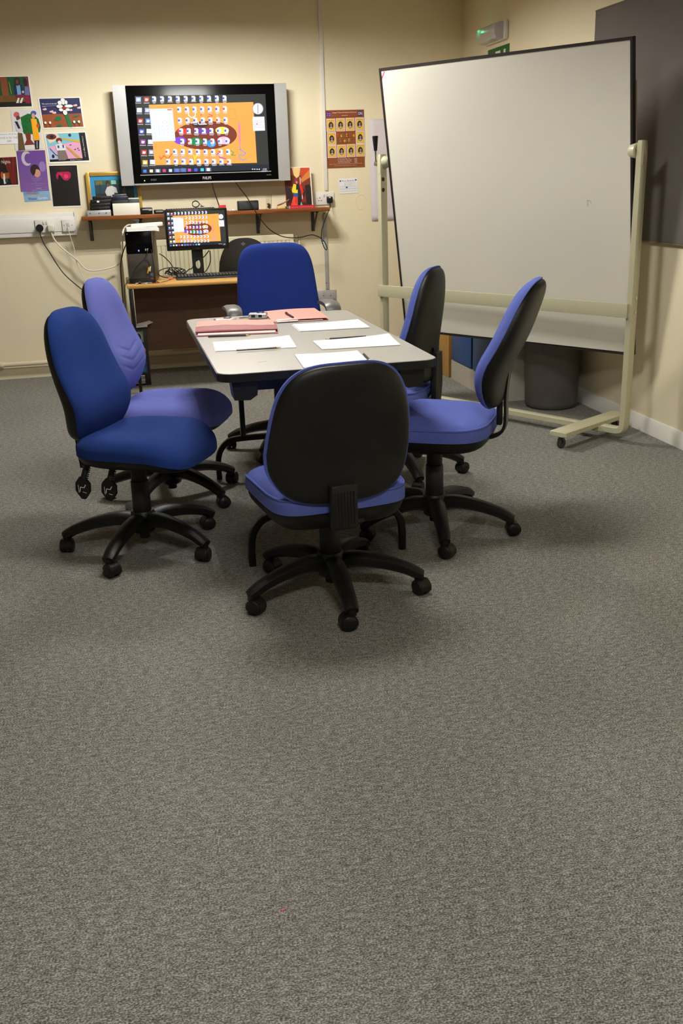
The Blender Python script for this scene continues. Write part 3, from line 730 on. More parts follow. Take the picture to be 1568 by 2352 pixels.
t = socket('network_outlet', 'square white network outlet at the right end of the trunking', a1.x, a2.x, a2.z, a1.z, YT)
mb = MB(); q = pz(156, 516, YT-0.013); mb.box(q, (0.022, 0.004, 0.024), None, 0.001)
mb.build('jack', mat('jack_grey', (200, 194, 184), 0.4), t, world=True)
mb = MB()
for px, py in ((147, 517), (165.5, 517)): q = pz(px, py, YT-0.012); mb.cyl(q, q-Vector((0, 0.002, 0)), 0.003, n=8)
mb.build('screw', greyp, t, world=True)
q = pz(91, 524, YT-0.03)
t = thing('power_cable', 'black mains plug and cord drooping from the left trunking socket', 'cable', q)
MB().cyl(q+Vector((0, 0.018, 0)), q-Vector((0, 0.018, 0)), 0.026, n=24, bev=0.006).build('plug', blk, t, world=True)
MB().tube([q+Vector((0, 0, -0.02))]+rep([(93, 540), (101, 560), (116, 583), (130, 606), (148, 630), (172, 652), (200, 674), (230, 700), (260, 760)], YT-0.03), 0.0036, 8, 5).build('cord', blkmat, t, world=True)
q = pz(117, 524, YT-0.03)
t = thing('power_cable', 'white mains plug with thick white cord running up to the extension bar', 'cable', q)
MB().box(q, (0.05, 0.036, 0.052), None, 0.012, 3).build('plug', cablew, t, world=True)
MB().tube([q+Vector((0, 0, -0.022))]+rep([(122, 545), (135, 563), (155, 580), (178, 598), (192, 614), (205, 621), (225, 621), (250, 616), (272, 606)], YT-0.03)+rep([(281, 585)], 7.3)+rep([(281, 545), (284, 527), (291, 519), (299, 516)], 7.0), 0.0055, 8, 5).build('cord', cablew, t, world=True)
q = pz(156, 521, YT-0.018)
t = tag(MB().tube([q, q+Vector((0, -0.012, -0.012))]+rep([(162, 545), (170, 570), (173, 590), (179, 610), (190, 636), (203, 658), (215, 690)], YT-0.02), 0.003, 8, 5).build('network_cable', cablew), 'thin pale network cable hanging from the square outlet', 'cable')

# pipe along the back wall
yp = BW-0.06
t = thing('heating_pipe', 'pale horizontal heating pipe just above the skirting board', 'pipe', (0, yp, 0.155))
z = ony(60, 835, yp).z
MB().cyl((-1.9, yp, z), (2.15, yp, z), 0.0165, n=20).build('pipe', mat('pipe_paint', (226, 212, 188), 0.35), t, world=True)
q = ony(4, 836, yp); MB().cyl((q.x-0.012, yp, z), (q.x+0.012, yp, z), 0.026, n=20, bev=0.003).build('pipe_clip', skirt_m, t, world=True)
# radiator
ry = 7.50
xa = ony(281, 600, ry).x; xb = ony(674, 560, ry).x; zt = ony(590, 541, ry-0.02).z; zb_ = 0.36
t = thing('radiator', 'cream panel radiator under the shelf behind the desk', 'radiator', ((xa+xb)/2, ry, 0))
cr = mat('radiator_cream', (226, 218, 188), 0.4)
vs = []; fs = []; n = int((xb-xa)/0.0333)
mb = MB(); prof = []
for i in range(n+1):
    x = xa+0.03+(xb-xa-0.06)*i/n
    if i < n:
        w_ = (xb-xa-0.06)/n
        prof += [(x, ry-0.012), (x+w_*0.15, ry-0.024), (x+w_*0.85, ry-0.024)]
prof += [(xb-0.03, ry-0.012), (xb-0.03, ry), (xa+0.03, ry)]
mb.prism(prof, zb_+0.05, zt-0.045, lambda a, b, z: Vector((a, b, z)))
mb.b2((xa, ry+0.002, zb_), (xb, ry-0.02, zb_+0.05), 0.006); mb.b2((xa, ry+0.002, zt-0.045), (xb, ry-0.02, zt), 0.006)
mb.b2((xa, ry+0.002, zb_), (xa+0.03, ry-0.018, zt), 0.006); mb.b2((xb-0.03, ry+0.002, zb_), (xb, ry-0.018, zt), 0.006)
mb.build('panel', cr, t, world=True, ang=20)
MB().b2((xa+0.05, ry+0.002, 0.5), (xb-0.05, BW-0.003, 0.9)).build('convector', cr, t, world=True)
qv = ony(684, 546, ry)
mb = MB(); mb.cyl((xb, ry, qv.z-0.01), (qv.x, ry, qv.z-0.01), 0.011, n=14); mb.cyl((qv.x-0.012, ry, qv.z-0.03), (qv.x-0.012, ry, qv.z+0.02), 0.016, n=14); mb.cyl((qv.x+0.01, ry, qv.z-0.02), (qv.x+0.01, ry, qv.z+0.035), 0.008, n=12); mb.build('valve', mat('brass_painted', (150, 140, 110), 0.4, metal=0.3), t, world=True)
MB().cyl((qv.x+0.006, ry, 0.14), (qv.x+0.006, ry, qv.z-0.02), 0.0085, n=14).build('riser_pipe', mat('pipe_paint', (226, 212, 188)), t, world=True)

# shelf
SY = 7.36; st = 1.128
xs0 = ony(187, 505, SY).x; xs1 = ony(757.5, 476, SY).x
st = (ony(187, 501, SY).z+ony(757.5, 473.7, SY).z)/2
t = thing('wall_shelf', 'long narrow varnished wooden shelf under the television', 'shelf', ((xs0+xs1)/2, BW, st))
sw_ = mat_wood('shelf_wood', (112, 58, 24), (154, 90, 42), 0.35, 0)
MB().b2((xs0, SY, st-0.026), (xs1, BW, st), 0.003).build('board', sw_, t, world=True)
brm = mat('bracket_grey', (66, 66, 62), 0.45, metal=0.3)
for px, py in ((207, 515), (324, 512), (598, 497), (727, 487)):
    q = ony(px, py, SY+0.06); xx = q.x
    mb = MB(); mb.b2((xx-0.012, SY+0.03, st-0.032), (xx+0.012, BW, st-0.026)); mb.b2((xx-0.012, BW-0.006, st-0.175), (xx+0.012, BW, st-0.026))
    mb.sweep([(xx, SY+0.045, st-0.03), (xx, SY+0.09, st-0.07), (xx, BW-0.012, st-0.165)], 0.010, 0.02, smooth=4)
    mb.cyl((xx, BW, st-0.165), (xx, BW-0.012, st-0.165), 0.01, n=12)
    mb.build('bracket', brm, t, world=True)

# ================================================================ TELEVISION
TY = 7.455
def bil(q, u, v): return (q[0]*(1-u)+q[1]*u)*(1-v)+(q[3]*(1-u)+q[2]*u)*v
tl, tr, br, bl = [ony(x, y, TY) for x, y in ((257, 197.5), (657, 189), (666, 411.5), (280, 430))]
t = thing('television', 'wall-mounted flat television with silver side speakers showing a computer desktop', 'television', ((tl+br)/2))
zt_ = (tl.z+tr.z)/2; zb2 = (bl.z+br.z)/2
xl = (tl.x+bl.x)/2; xr = (tr.x+br.x)/2
bx0 = ony(289, 300, TY).x+0.0; 
k0 = (ony(287, 199, TY).x+ony(308, 425, TY).x)/2; k1 = (ony(629, 192, TY).x+ony(640, 413, TY).x)/2
MB().b2((xl+0.06, TY+0.012, zb2+0.015), (xr-0.06, TY+0.085, zt_-0.01), 0.01).build('rear_case', blk, t, world=True)
MB().b2((xl+0.3, TY+0.085, zb2+0.2), (xr-0.3, BW-0.003, zt_-0.2)).build('wall_bracket', blkmetal, t, world=True)
for sx, (a_, b_) in ((-1, (xl, k0)), (1, (k1, xr))):
    mb = MB(); out = 0.006
    A_ = a_; B_ = b_
    # slightly flared speaker panel
    e = [(A_, zt_), (B_, zt_), (B_, zb2), (A_, zb2)]
    if sx > 0: e = [(A_, zt_), (B_-0.0, zt_), (B_, zb2+0.0), (A_, zb2)]
    mb.prism([(x, z) for x, z in e], TY-0.005, TY+0.04, lambda x, z, q: Vector((x, q, z)))
    mb.build('speaker_panel', silver, t, world=True)
MB().b2((k0+0.001, TY-0.006, zb2+0.012), (k1-0.001, TY+0.012, zt_-0.004), 0.003).build('bezel', gloss, t, world=True)
MB().b2((k0+0.001, TY-0.008, zb2+0.0), (k1-0.001, TY+0.02, zb2+0.0115), 0.002).build('bottom_strip', silver, t, world=True)
SYY = TY-0.0062
sq = [ony(x, y, SYY) for x, y in ((311, 221), (610, 215.5), (617, 387), (324, 402))]
su0 = (sq[0].x+sq[3].x)/2; su1 = (sq[1].x+sq[2].x)/2; sz0 = (sq[0].z+sq[1].z)/2; sz1 = (sq[2].z+sq[3].z)/2
def uvtv(x, y):
    v = 0.5; u = 0.5
    for _ in range(4):
        yt = 178-13*(x-250)/1068; yb = 830-55*(x-300)/1045
        v = (y-yt)/(yb-yt)
        xl_ = 250+50*v; xr_ = 1318+27*v
        u = (x-xl_)/(xr_-xl_)
    return (u, v)
def desktop(a, detail=1):
    U = uvtv
    a.rect(0, 0, 1, 1, (46, 48, 44))
    a.poly([U(362, 250), U(1216, 228), U(1242, 720), U(405, 755)], (250, 154, 72))
    a.poly([U(*(820+258*math.cos(q)+0, 500+118*math.sin(q)-0.03*258*math.cos(q))) for q in [2*PI*i/40 for i in range(40)]], (116, 50, 32))
    for cx, cy, rx, ry_, c in ((632, 468, 42, 26, (232, 56, 44)), (800, 466, 50, 26, (106, 50, 158)), (956, 458, 56, 30, (240, 214, 90)), (612, 545, 48, 32, (120, 66, 190)), (742, 552, 50, 34, (30, 128, 66)), (865, 566, 38, 32, (44, 140, 204)), (968, 540, 52, 32, (246, 176, 200)), (775, 415, 62, 18, (40, 30, 34))):
        a.poly([U(cx+rx*math.cos(2*PI*i/20), cy+ry_*math.sin(2*PI*i/20)) for i in range(20)], c)
    for pts, c in ((((685, 300), (680, 335), (705, 356), (735, 345), (738, 310)), (236, 226, 214)), (((790, 300), (782, 345)), (214, 96, 60)), (((835, 295), (870, 300), (845, 325), (880, 340), (835, 352)), (240, 90, 70)),
                   (((1028, 290), (1050, 282), (1072, 300), (1050, 320), (1085, 340), (1070, 366), (1010, 358)), (190, 152, 70)), (((915, 300), (920, 372), (1000, 368)), (236, 170, 150)),
                   (((445, 680), (452, 705), (480, 672), (510, 702), (545, 655)), (226, 80, 40)), (((560, 705), (600, 665), (620, 700), (680, 690)), (150, 150, 200)), (((718, 665), (730, 690), (752, 655), (730, 690), (728, 722)), (220, 226, 60)),
                   (((905, 660), (925, 645), (930, 680), (985, 690)), (150, 70, 180)), (((1020, 620), (1050, 640), (1030, 660), (1065, 662)), (80, 150, 60)), (((810, 655), (830, 690), (880, 690)), (230, 130, 110)),
                   (((1100, 585), (1108, 612), (1095, 610), (1150, 640), (1130, 662), (1095, 655), (1095, 680), (1120, 702), (1155, 690)), (110, 140, 200))):
        a.line([U(x, y) for x, y in pts], 0.012, c)
    a.poly([U(1092, 380), U(1106, 420), U(1108, 560), U(1100, 590), U(1092, 540), U(1088, 430)], (246, 120, 150))
    a.line([U(700, 400), U(760, 385), U(765, 410), U(830, 408)], 0.012, (230, 220, 226))
    # icons
    pages = []; bars = []; marks = []; reds = []; lab = []
    rnd = random.Random(4)
    def icon(x, y, c=(236, 236, 250)):
        pages.append([U(x-15, y-21), U(x+8, y-21), U(x+16, y-12), U(x+16, y+20), U(x-15, y+20)])
        (reds if rnd.random() < 0.15 else marks).append([U(x-16, y-8), U(x-1, y-8), U(x-1, y+10), U(x-16, y+10)])
        ll = rnd.uniform(18, 30)
        lab.append([U(x-ll*0.7, y+24), U(x+ll*0.8, y+24), U(x+ll*0.8, y+28), U(x-ll*0.7, y+28)])
        if rnd.random() < 0.7: lab.append([U(x-ll*0.5, y+33), U(x+ll*0.6, y+33), U(x+ll*0.6, y+37), U(x-ll*0.5, y+37)])
    rows = [(200, 405, 978, 10, 0), (285, 607, 980, 7, 0), (375, 612, 985, 7, 0), (462, 620, 990, 7, 0), (548, 628, 998, 7, 0), (636, 508, 1004, 9, 0), (718, 514, 1010, 9, 0)]
    for y, xa_, xb_, n_, _ in rows:
        for i in range(n_):
            x = xa_+(xb_-xa_)*i/(n_-1); icon(x, y+6*(0.5-i/(n_-1)))
    a.polys(pages, (232, 232, 246)); a.polys(marks, (62, 92, 190)); a.polys(reds, (204, 60, 70)); a.polys(lab, (206, 206, 216))
    left = [(280, 208, (150, 170, 230)), (345, 208, (190, 60, 50)), (286, 296, (210, 220, 240)), (350, 296, (150, 160, 200)), (294, 384, (200, 60, 50)), (355, 384, (80, 130, 210)), (303, 472, (60, 90, 200)), (362, 470, (220, 220, 210)), (312, 560, (150, 60, 150)), (372, 560, (200, 200, 210)), (320, 648, (200, 60, 60)), (378, 645, (150, 150, 160)), (327, 734, (220, 170, 60)), (386, 730, (220, 225, 235))]
    for x, y, c in left:
        a.poly([U(x-20, y-20), U(x+20, y-20), U(x+20, y+18), U(x-20, y+18)], c)
    a.polys([[U(x-10, y-10), U(x+14, y-6), U(x+6, y+12), U(x-12, y+10)] for x, y, c in left], (238, 238, 248))
    a.polys([[U(x-24, y+26), U(x+22, y+26), U(x+22, y+31), U(x-24, y+31)] for x, y, c in left], (190, 190, 200))
    # calculator window
    a.poly([U(366, 284), U(552, 280), U(574, 548), U(388, 556)], (200, 208, 226))
    a.poly([U(368, 304), U(550, 300), U(553, 322), U(370, 326)], (236, 238, 246)); a.poly([U(376, 332), U(550, 328), U(554, 372), U(380, 378)], (244, 245, 252))
    a.poly([U(510, 286), U(546, 285), U(547, 295), U(511, 296)], (220, 90, 80))
    keys = []
    for r_ in range(6):
        for c_ in range(5):
            x = 384+c_*35+r_*3; y = 384+r_*27-c_*0.8; keys.append([U(x, y), U(x+30, y), U(x+31, y+20), U(x+1, y+20)])
    a.polys(keys, (224, 228, 240)); a.polys([[U(q_[0][0]*0+384+12+(i % 5)*35+(i//5)*3, 392+(i//5)*27), U(384+19+(i % 5)*35+(i//5)*3, 392+(i//5)*27), U(384+19+(i % 5)*35+(i//5)*3, 397+(i//5)*27), U(384+12+(i % 5)*35+(i//5)*3, 397+(i//5)*27)] for i, q_ in enumerate(keys)], (150, 156, 180))
    # clock + calendar
    a.poly([U(1254+47*math.cos(2*PI*i/28), 282+47*math.sin(2*PI*i/28)) for i in range(28)], (120, 124, 140)); a.poly([U(1254+42*math.cos(2*PI*i/28), 282+42*math.sin(2*PI*i/28)) for i in range(28)], (232, 234, 246))
    a.line([U(1254, 248), U(1255, 316)], 0.008, (50, 50, 60))
    a.polys([[U(1254+36*math.cos(2*PI*i/12)-2, 282+36*math.sin(2*PI*i/12)-2), U(1254+36*math.cos(2*PI*i/12)+2, 282+36*math.sin(2*PI*i/12)-2), U(1254+36*math.cos(2*PI*i/12)+2, 282+36*math.sin(2*PI*i/12)+2), U(1254+36*math.cos(2*PI*i/12)-2, 282+36*math.sin(2*PI*i/12)+2)] for i in range(12)], (70, 70, 80))
    a.poly([U(1209, 350), U(1307, 346), U(1312, 456), U(1214, 460)], (228, 230, 244))
    a.polys([[U(1220+c_*13, 378+r_*13), U(1226+c_*13, 378+r_*13), U(1226+c_*13, 383+r_*13), U(1220+c_*13, 383+r_*13)] for c_ in range(7) for r_ in range(5)], (140, 140, 156))
    a.polys([[U(1212+c_*9, 343), U(1216+c_*9, 343), U(1216+c_*9, 351), U(1212+c_*9, 351)] for c_ in range(11)], (200, 204, 216))
    a.rect(uvtv(1240, 398)[0], uvtv(1240, 398)[1], uvtv(1251, 409)[0], uvtv(1251, 409)[1], (220, 70, 80))
    # task bar
    a.poly([(0, 0.925), (1, 0.925), (1, 1), (0, 1)], (30, 34, 44))
    for i, (x, c) in enumerate(((325, (70, 120, 200)), (376, (225, 215, 170)), (428, (210, 200, 200)), (480, (200, 60, 120)), (530, (190, 200, 220)), (582, (90, 110, 220)), (634, (70, 110, 210)), (684, (190, 70, 150)), (736, (70, 80, 210)), (788, (70, 190, 220)), (838, (216, 222, 236)))):
        y = 808-0.045*(x-325); big = i in (2, 5, 6, 10)
        if big: a.poly([U(x-24, y-17), U(x+24, y-17), U(x+24, y+15), U(x-24, y+15)], (90, 96, 120))
        a.poly([U(x-13, y-13), U(x+13, y-13), U(x+13, y+12), U(x-13, y+12)], c)
    a.text('17:59', *U(1290, 766), *U(1322, 778), (220, 224, 236)); a.text('26/01/2017', *U(1278, 782), *U(1330, 792), (200, 204, 216))
    a.polys([[U(x, 768), U(x+9, 768), U(x+9, 779), U(x, 779)] for x in (1200, 1218, 1238, 1256)], (190, 194, 210))
a = Art((su0, SYY, sz0), (su1, SYY, sz0), (su0, SYY, sz1), (0, -1, 0), 0, step=0.00006)
desktop(a)
a.build('screen', t, SCREEN)
sp = ony(622, 390, TY).z
MB().b2((ony(322, 402, TY).x, TY-0.0085, ony(470, 398, TY).z-0.0025), (ony(622, 390, TY).x, TY-0.0065, ony(470, 398, TY).z+0.0025)).build('trim_line', silver, t, world=True)
q0, q1_ = ony(465, 405.5, TY), ony(485, 411.5, TY)
a = Art((q0.x, TY-0.0062, q0.z), (q1_.x, TY-0.0062, q0.z), (q0.x, TY-0.0062, q1_.z), (0, -1, 0), 0)
a.text('PHILIPS', 0, 0, 1, 1, (206, 204, 200)); a.build('maker_name', t)
q0, q1_ = ony(346, 411, TY), ony(360, 415, TY)
a = Art((q0.x, TY-0.0062, q0.z), (q1_.x, TY-0.0062, q0.z), (q0.x, TY-0.0062, q1_.z), (0, -1, 0), 0)
a.text('HD READY', 0, 0, 1, 1, (120, 118, 116)); q0 = ony(612, 402, TY); q0 = (q0-a.o)
a.text('Pixel Plus', q0.x/a.U.x, -0.6, q0.x/a.U.x+0.8, 0.1, (120, 118, 116)); a.build('small_print', t)
q = ony(332, 415, TY-0.008); MB().box(q, (0.006, 0.003, 0.006)).build('power_light', mat('led_amber', (250, 220, 120), 0.4, emit=((255, 225, 120), 2.0)), t, world=True)

# ================================================================ WALL POSTERS
def poster(name, label, cat, TLp, TRp, BLp, base=(244, 242, 238), off=0.0015, group=None, thick=0.0008):
    Y = BW-off
    return Art(ony(*TLp, Y), ony(*TRp, Y), ony(*BLp, Y), (0, -1, 0), thick, base)
def finish(a, name, label, cat, group=None):
    o = a.build(name); tag(o, label, cat, group); return o
G = None
# stage scene print (top left, cut by the frame)
a = poster('p', '', '', (-30, 176), (67, 174), (-19, 250)); fr = (0.03, 0.03)
a.rect(0.0, 0.02, 0.965, 0.955, (28, 20, 16)); a.rect(0.0, 0.02, 0.93, 0.62, (18, 86, 44)); a.rect(0.30, 0.02, 0.46, 0.62, (134, 74, 44)); a.rect(0.0, 0.60, 0.94, 0.80, (112, 80, 36))
a.polys([[(0.32+i*0.035, 0.62), (0.33+i*0.035, 0.62), (0.325+i*0.035, 0.80), (0.315+i*0.035, 0.80)] for i in range(14)], (86, 58, 24))
a.poly([(0.90, 0.02), (0.945, 0.02), (0.97, 0.6), (0.94, 0.5)], (150, 44, 30)); a.line([(0.50, 0.18), (0.52, 0.55)], 0.015, (196, 164, 60))
a.poly([(0.60, 0.26), (0.80, 0.26), (0.82, 0.6), (0.60, 0.6)], (28, 36, 92)); a.rect(0.66, 0.28, 0.75, 0.6, (120, 168, 200)); a.ell(0.695, 0.17, 0.075, 0.13, (50, 32, 26)); a.ell(0.695, 0.18, 0.035, 0.07, (110, 66, 48))
a.poly([(0.86, 0.32), (0.94, 0.34), (0.96, 0.6), (0.84, 0.6)], (106, 112, 168)); a.ell(0.885, 0.2, 0.05, 0.13, (48, 26, 40)); a.rect(0.83, 0.60, 0.95, 0.86, (130, 24, 66)); a.rect(0.62, 0.58, 0.81, 0.67, (120, 26, 60))
a.poly([(0.66, 0.68), (0.70, 0.68), (0.66, 0.84), (0.60, 0.84)], (230, 224, 214)); a.poly([(0.75, 0.68), (0.79, 0.68), (0.74, 0.84), (0.68, 0.84)], (230, 224, 214)); a.ell(0.80, 0.5, 0.03, 0.04, (200, 170, 150))
finish(a, 'poster', 'poster of two costumed figures on a wooden stage, highest at the left', 'poster')
# two figures by a tree
a = poster('p', '', '', (24, 254), (89, 250), (35, 346), (226, 222, 224))
a.rect(0, 0, 1, 1, (222, 218, 222)); a.poly([(0.32, 0.18), (0.6, 0.1), (0.8, 0.14), (0.95, 0.25), (1, 0.45), (0.95, 0.58), (0.7, 0.62), (0.38, 0.6), (0.3, 0.45), (0.33, 0.3)], (20, 100, 44))
for x, y in ((0.55, 0.27), (0.44, 0.47)): a.ell(x, y, 0.09, 0.06, (8, 56, 26)); a.ell(x, y, 0.075, 0.048, (20, 100, 44))
a.poly([(0.42, 0.58), (0.62, 0.58), (0.6, 0.75), (0.72, 0.88), (0.34, 0.88), (0.45, 0.75)], (120, 50, 34)); a.ell(0.2, 0.11, 0.1, 0.07, (206, 90, 96)); a.ell(0.24, 0.2, 0.07, 0.07, (90, 60, 56))
a.poly([(0.1, 0.28), (0.3, 0.22), (0.36, 0.5), (0.3, 0.62), (0.12, 0.5)], (206, 204, 212)); a.poly([(0.1, 0.27), (0.2, 0.28), (0.28, 0.46), (0.2, 0.46)], (30, 36, 46)); a.poly([(0.16, 0.56), (0.32, 0.58), (0.36, 1), (0.12, 1)], (96, 76, 48))
a.ell(0.8, 0.1, 0.1, 0.06, (70, 92, 168)); a.ell(0.78, 0.17, 0.06, 0.07, (214, 160, 130)); a.poly([(0.68, 0.23), (0.88, 0.25), (0.92, 0.78), (0.7, 0.78)], (244, 172, 30)); a.ell(0.9, 0.42, 0.05, 0.05, (224, 60, 40))
a.poly([(0.72, 0.78), (0.9, 0.78), (0.86, 1), (0.72, 1)], (34, 28, 50)); a.line([(0.81, 0.8), (0.79, 0.98)], 0.012, (235, 235, 240))
finish(a, 'poster', 'poster of two figures beside a green apple tree', 'poster')
# caption card
a = poster('p', '', '', (-56, 307), (40, 303), (-52, 334), (240, 238, 244), 0.004)
a.text('PARAG POPAJ', 0.53, 0.10, 0.97, 0.28, (150, 160, 130)); a.text('LOVE IS IN THE', 0.53, 0.38, 0.99, 0.56, (150, 160, 130)); a.text('AIR', 0.72, 0.66, 0.83, 0.83, (150, 160, 130))
finish(a, 'caption_card', 'white caption card reading love is in the air', 'card')
# red curtain poster
a = poster('p', '', '', (-24, 363), (39, 360), (-18, 431))
a.rect(0, 0.0, 0.97, 0.94, (26, 12, 10)); 
for i in range(6): a.poly([(0.45+i*0.09, 0), (0.52+i*0.09, 0), (0.70+i*0.045, 0.5), (0.80+i*0.03, 0.94), (0.74+i*0.03, 0.94), (0.64+i*0.04, 0.5)], (120-(i % 2)*36, 22, 20))
a.text('Winter Nights', 0.02, 0.1, 0.74, 0.24, (220, 210, 200)); a.rect(0.42, 0.52, 0.66, 0.72, (140, 80, 34)); a.poly([(0.42, 0.55), (0.5, 0.55), (0.53, 0.88), (0.45, 0.90)], (226, 220, 206)); a.ell(0.40, 0.6, 0.05, 0.12, (180, 80, 40)); a.rect(0.50, 0.72, 0.60, 0.84, (30, 70, 90))
finish(a, 'poster', 'dark red theatre curtain poster cut off by the left edge of the photo', 'poster')
# purple poster
a = poster('p', '', '', (38, 347), (103, 345), (48.5, 440), (110, 74, 150), 0.003)
a.grad(0, 0, 1, 1, (104, 66, 148), (128, 92, 160), 10)
a.ell(0.85, 0.4, 0.12, 0.13, (150, 122, 186)); a.poly([(0.16+0.0+0.17*math.cos(q)+0.12, 0.18+0.16*math.sin(q)) for q in [math.radians(-50-i*13) for i in range(21)]]+[(0.33+0.12*math.cos(q), 0.19+0.11*math.sin(q)) for q in [math.radians(40+i*13) for i in range(1)]], (170, 150, 190)) if False else None
outer = [(0.33+0.19*math.cos(q), 0.19+0.18*math.sin(q)) for q in [math.radians(-60-i*12) for i in range(21)]]
inner = [(0.39+0.14*math.cos(q), 0.19+0.125*math.sin(q)) for q in [math.radians(-60-i*12) for i in range(21)]][::-1]
a.polys([[outer[i], outer[i+1], inner[19-i], inner[20-i]] for i in range(20)], (196, 186, 200))
a.ell(0.58, 0.48, 0.17, 0.14, (44, 22, 28)); a.ell(0.64, 0.56, 0.12, 0.10, (206, 150, 130)); a.poly([(0.46, 0.5), (0.62, 0.44), (0.56, 0.58), (0.48, 0.62)], (44, 22, 28))
for i, (u0, u1) in enumerate(((0.42, 0.8), (0.45, 0.72), (0.53, 0.6), (0.4, 0.82), (0.5, 0.75))): a.rect(u0, 0.68+i*0.045, u1, 0.69+i*0.045, (160, 138, 186))
a.text('Presents', 0.55, 0.92, 0.74, 0.945, (230, 224, 236)); a.text('Silver Moon', 0.4, 0.965, 0.9, 0.99, (206, 190, 220))
finish(a, 'poster', 'purple poster with a glittery crescent moon and a face', 'poster')
# blue leaflet below
a = poster('p', '', '', (52, 434), (112, 430), (57, 464), (140, 176, 216), 0.0012)
a.rect(0.02, 0.0, 0.6, 0.5, (116, 156, 208)); a.text('William', 0.12, 0.22, 0.52, 0.42, (196, 40, 60)); a.text('Shakespeare', 0.12, 0.46, 0.76, 0.64, (214, 196, 60)); a.text('Winter', 0.15, 0.70, 0.48, 0.88, (40, 60, 120)); a.text('Garden', 0.52, 0.68, 0.88, 0.88, (240, 244, 250))
finish(a, 'leaflet', 'light blue leaflet sticking out below the purple poster', 'leaflet')
# flower poster
a = poster('p', '', '', (86.5, 225), (184.5, 222.5), (98, 296.5), (246, 244, 240), 0.002)
a.rect(0.03, 0.03, 0.97, 0.53, (36, 40, 88)); a.rect(0.03, 0.53, 0.97, 0.96, (150, 78, 40))
for cx, cy in ((0.12, 0.37), (0.27, 0.45), (0.33, 0.49), (0.85, 0.27), (0.93, 0.35), (0.72, 0.42)): a.ell(cx, cy, 0.05, 0.03, (236, 180, 168)); a.ell(cx+0.02, cy-0.02, 0.025, 0.02, (245, 215, 205))
a.poly([(0.56, 0.52), (0.65, 0.52), (0.71, 0.96), (0.62, 0.96)], (24, 110, 62))
for pts in (((0.3, 0.72), (0.38, 0.60), (0.47, 0.62), (0.48, 0.70), (0.4, 0.75)), ((0.32, 0.92), (0.42, 0.85), (0.48, 0.90), (0.42, 0.95)), ((0.74, 0.66), (0.82, 0.58), (0.92, 0.60), (0.84, 0.64)), ((0.7, 0.82), (0.78, 0.74), (0.88, 0.78), (0.8, 0.84))): a.poly(pts, (24, 110, 62))
for an, ru, rv, d in ((-90, 0.055, 0.13, 0.155), (-55, 0.035, 0.08, 0.15), (-5, 0.10, 0.06, 0.15), (40, 0.05, 0.055, 0.14), (85, 0.05, 0.10, 0.17), (135, 0.05, 0.06, 0.13), (185, 0.075, 0.07, 0.12), (230, 0.05, 0.08, 0.15)):
    cx = 0.575+d*0.8*math.cos(math.radians(an)); cy = 0.30+d*1.1*math.sin(math.radians(an)); a.ell(cx, cy, ru+0.006, rv*0.82+0.008, (20, 20, 30)); a.ell(cx, cy, ru, rv*0.82, (246, 246, 248))
a.rect(0.54, 0.30, 0.62, 0.385, (160, 40, 36)); a.text('"My soul is in the sky"', 0.07, 0.17, 0.43, 0.235, (240, 240, 246)); a.rect(0.07, 0.26, 0.42, 0.275, (150, 150, 180)); a.rect(0.07, 0.29, 0.16, 0.305, (150, 150, 180))
for cx in (0.09, 0.2, 0.77, 0.88): a.line([(cx, 0.82), (cx+0.01, 0.95)], 0.012, (30, 30, 24)); a.ell(cx, 0.80, 0.027, 0.042, (244, 240, 226))
finish(a, 'poster', 'poster of a big white cartoon flower on blue and brown', 'poster')
# pink sky poster
a = poster('p', '', '', (100.5, 305.5), (197.5, 302), (112.5, 376.5), (246, 244, 240), 0.002)
a.rect(0.03, 0.03, 0.97, 0.94, (14, 12, 14)); a.rect(0.03, 0.03, 0.82, 0.86, (232, 170, 204)); a.poly([(0.03, 0.03), (0.82, 0.03), (0.82, 0.28), (0.03, 0.45)], (130, 196, 216)); a.poly([(0.03, 0.4), (0.4, 0.86), (0.03, 0.86)], (176, 190, 226))
a.poly([(0.03, 0.08), (0.32, 0.03), (0.36, 0.2), (0.1, 0.34)], (226, 214, 190)); a.ell(0.16, 0.13, 0.12, 0.09, (110, 40, 30)); a.ell(0.17, 0.13, 0.04, 0.05, (30, 14, 14)); a.poly([(0.36, 0.16), (0.82, 0.28), (0.82, 0.36), (0.42, 0.22)], (214, 176, 60))
a.poly([(0.45, 0.45), (0.55, 0.52), (0.78, 0.86), (0.7, 0.86)], (206, 160, 60)); a.ell(0.6, 0.10, 0.035, 0.05, (30, 40, 70)); a.line([(0.08, 0.5), (0.2, 0.72), (0.35, 0.8)], 0.02, (40, 40, 50)); a.ell(0.13, 0.76, 0.03, 0.06, (24, 24, 30))
a.poly([(0.22, 0.40), (0.36, 0.34), (0.46, 0.44), (0.46, 0.60), (0.24, 0.60)], (226, 228, 240)); a.ell(0.33, 0.25, 0.07, 0.08, (120, 40, 50)); a.ell(0.33, 0.31, 0.04, 0.05, (226, 214, 206)); a.rect(0.27, 0.42, 0.31, 0.5, (40, 60, 110)); a.rect(0.39, 0.40, 0.42, 0.5, (40, 60, 110)); a.poly([(0.26, 0.58), (0.44, 0.58), (0.48, 0.84), (0.40, 0.90), (0.24, 0.9)], (128, 112, 106))
for x, y in ((0.66, 0.55), (0.73, 0.52), (0.75, 0.58), (0.57, 0.4)): a.rect(x, y, x+0.035, y+0.02, (50, 30, 40))
a.text('A Midsummer Night Dream', 0.87, 0.15, 0.91, 0.82, (226, 222, 214), rot=True); a.text('Sangam Theatre', 0.52, 0.885, 0.80, 0.925, (220, 216, 206))
finish(a, 'poster', 'pink and blue collage poster of a seated man in a cap, below the flower poster', 'poster')
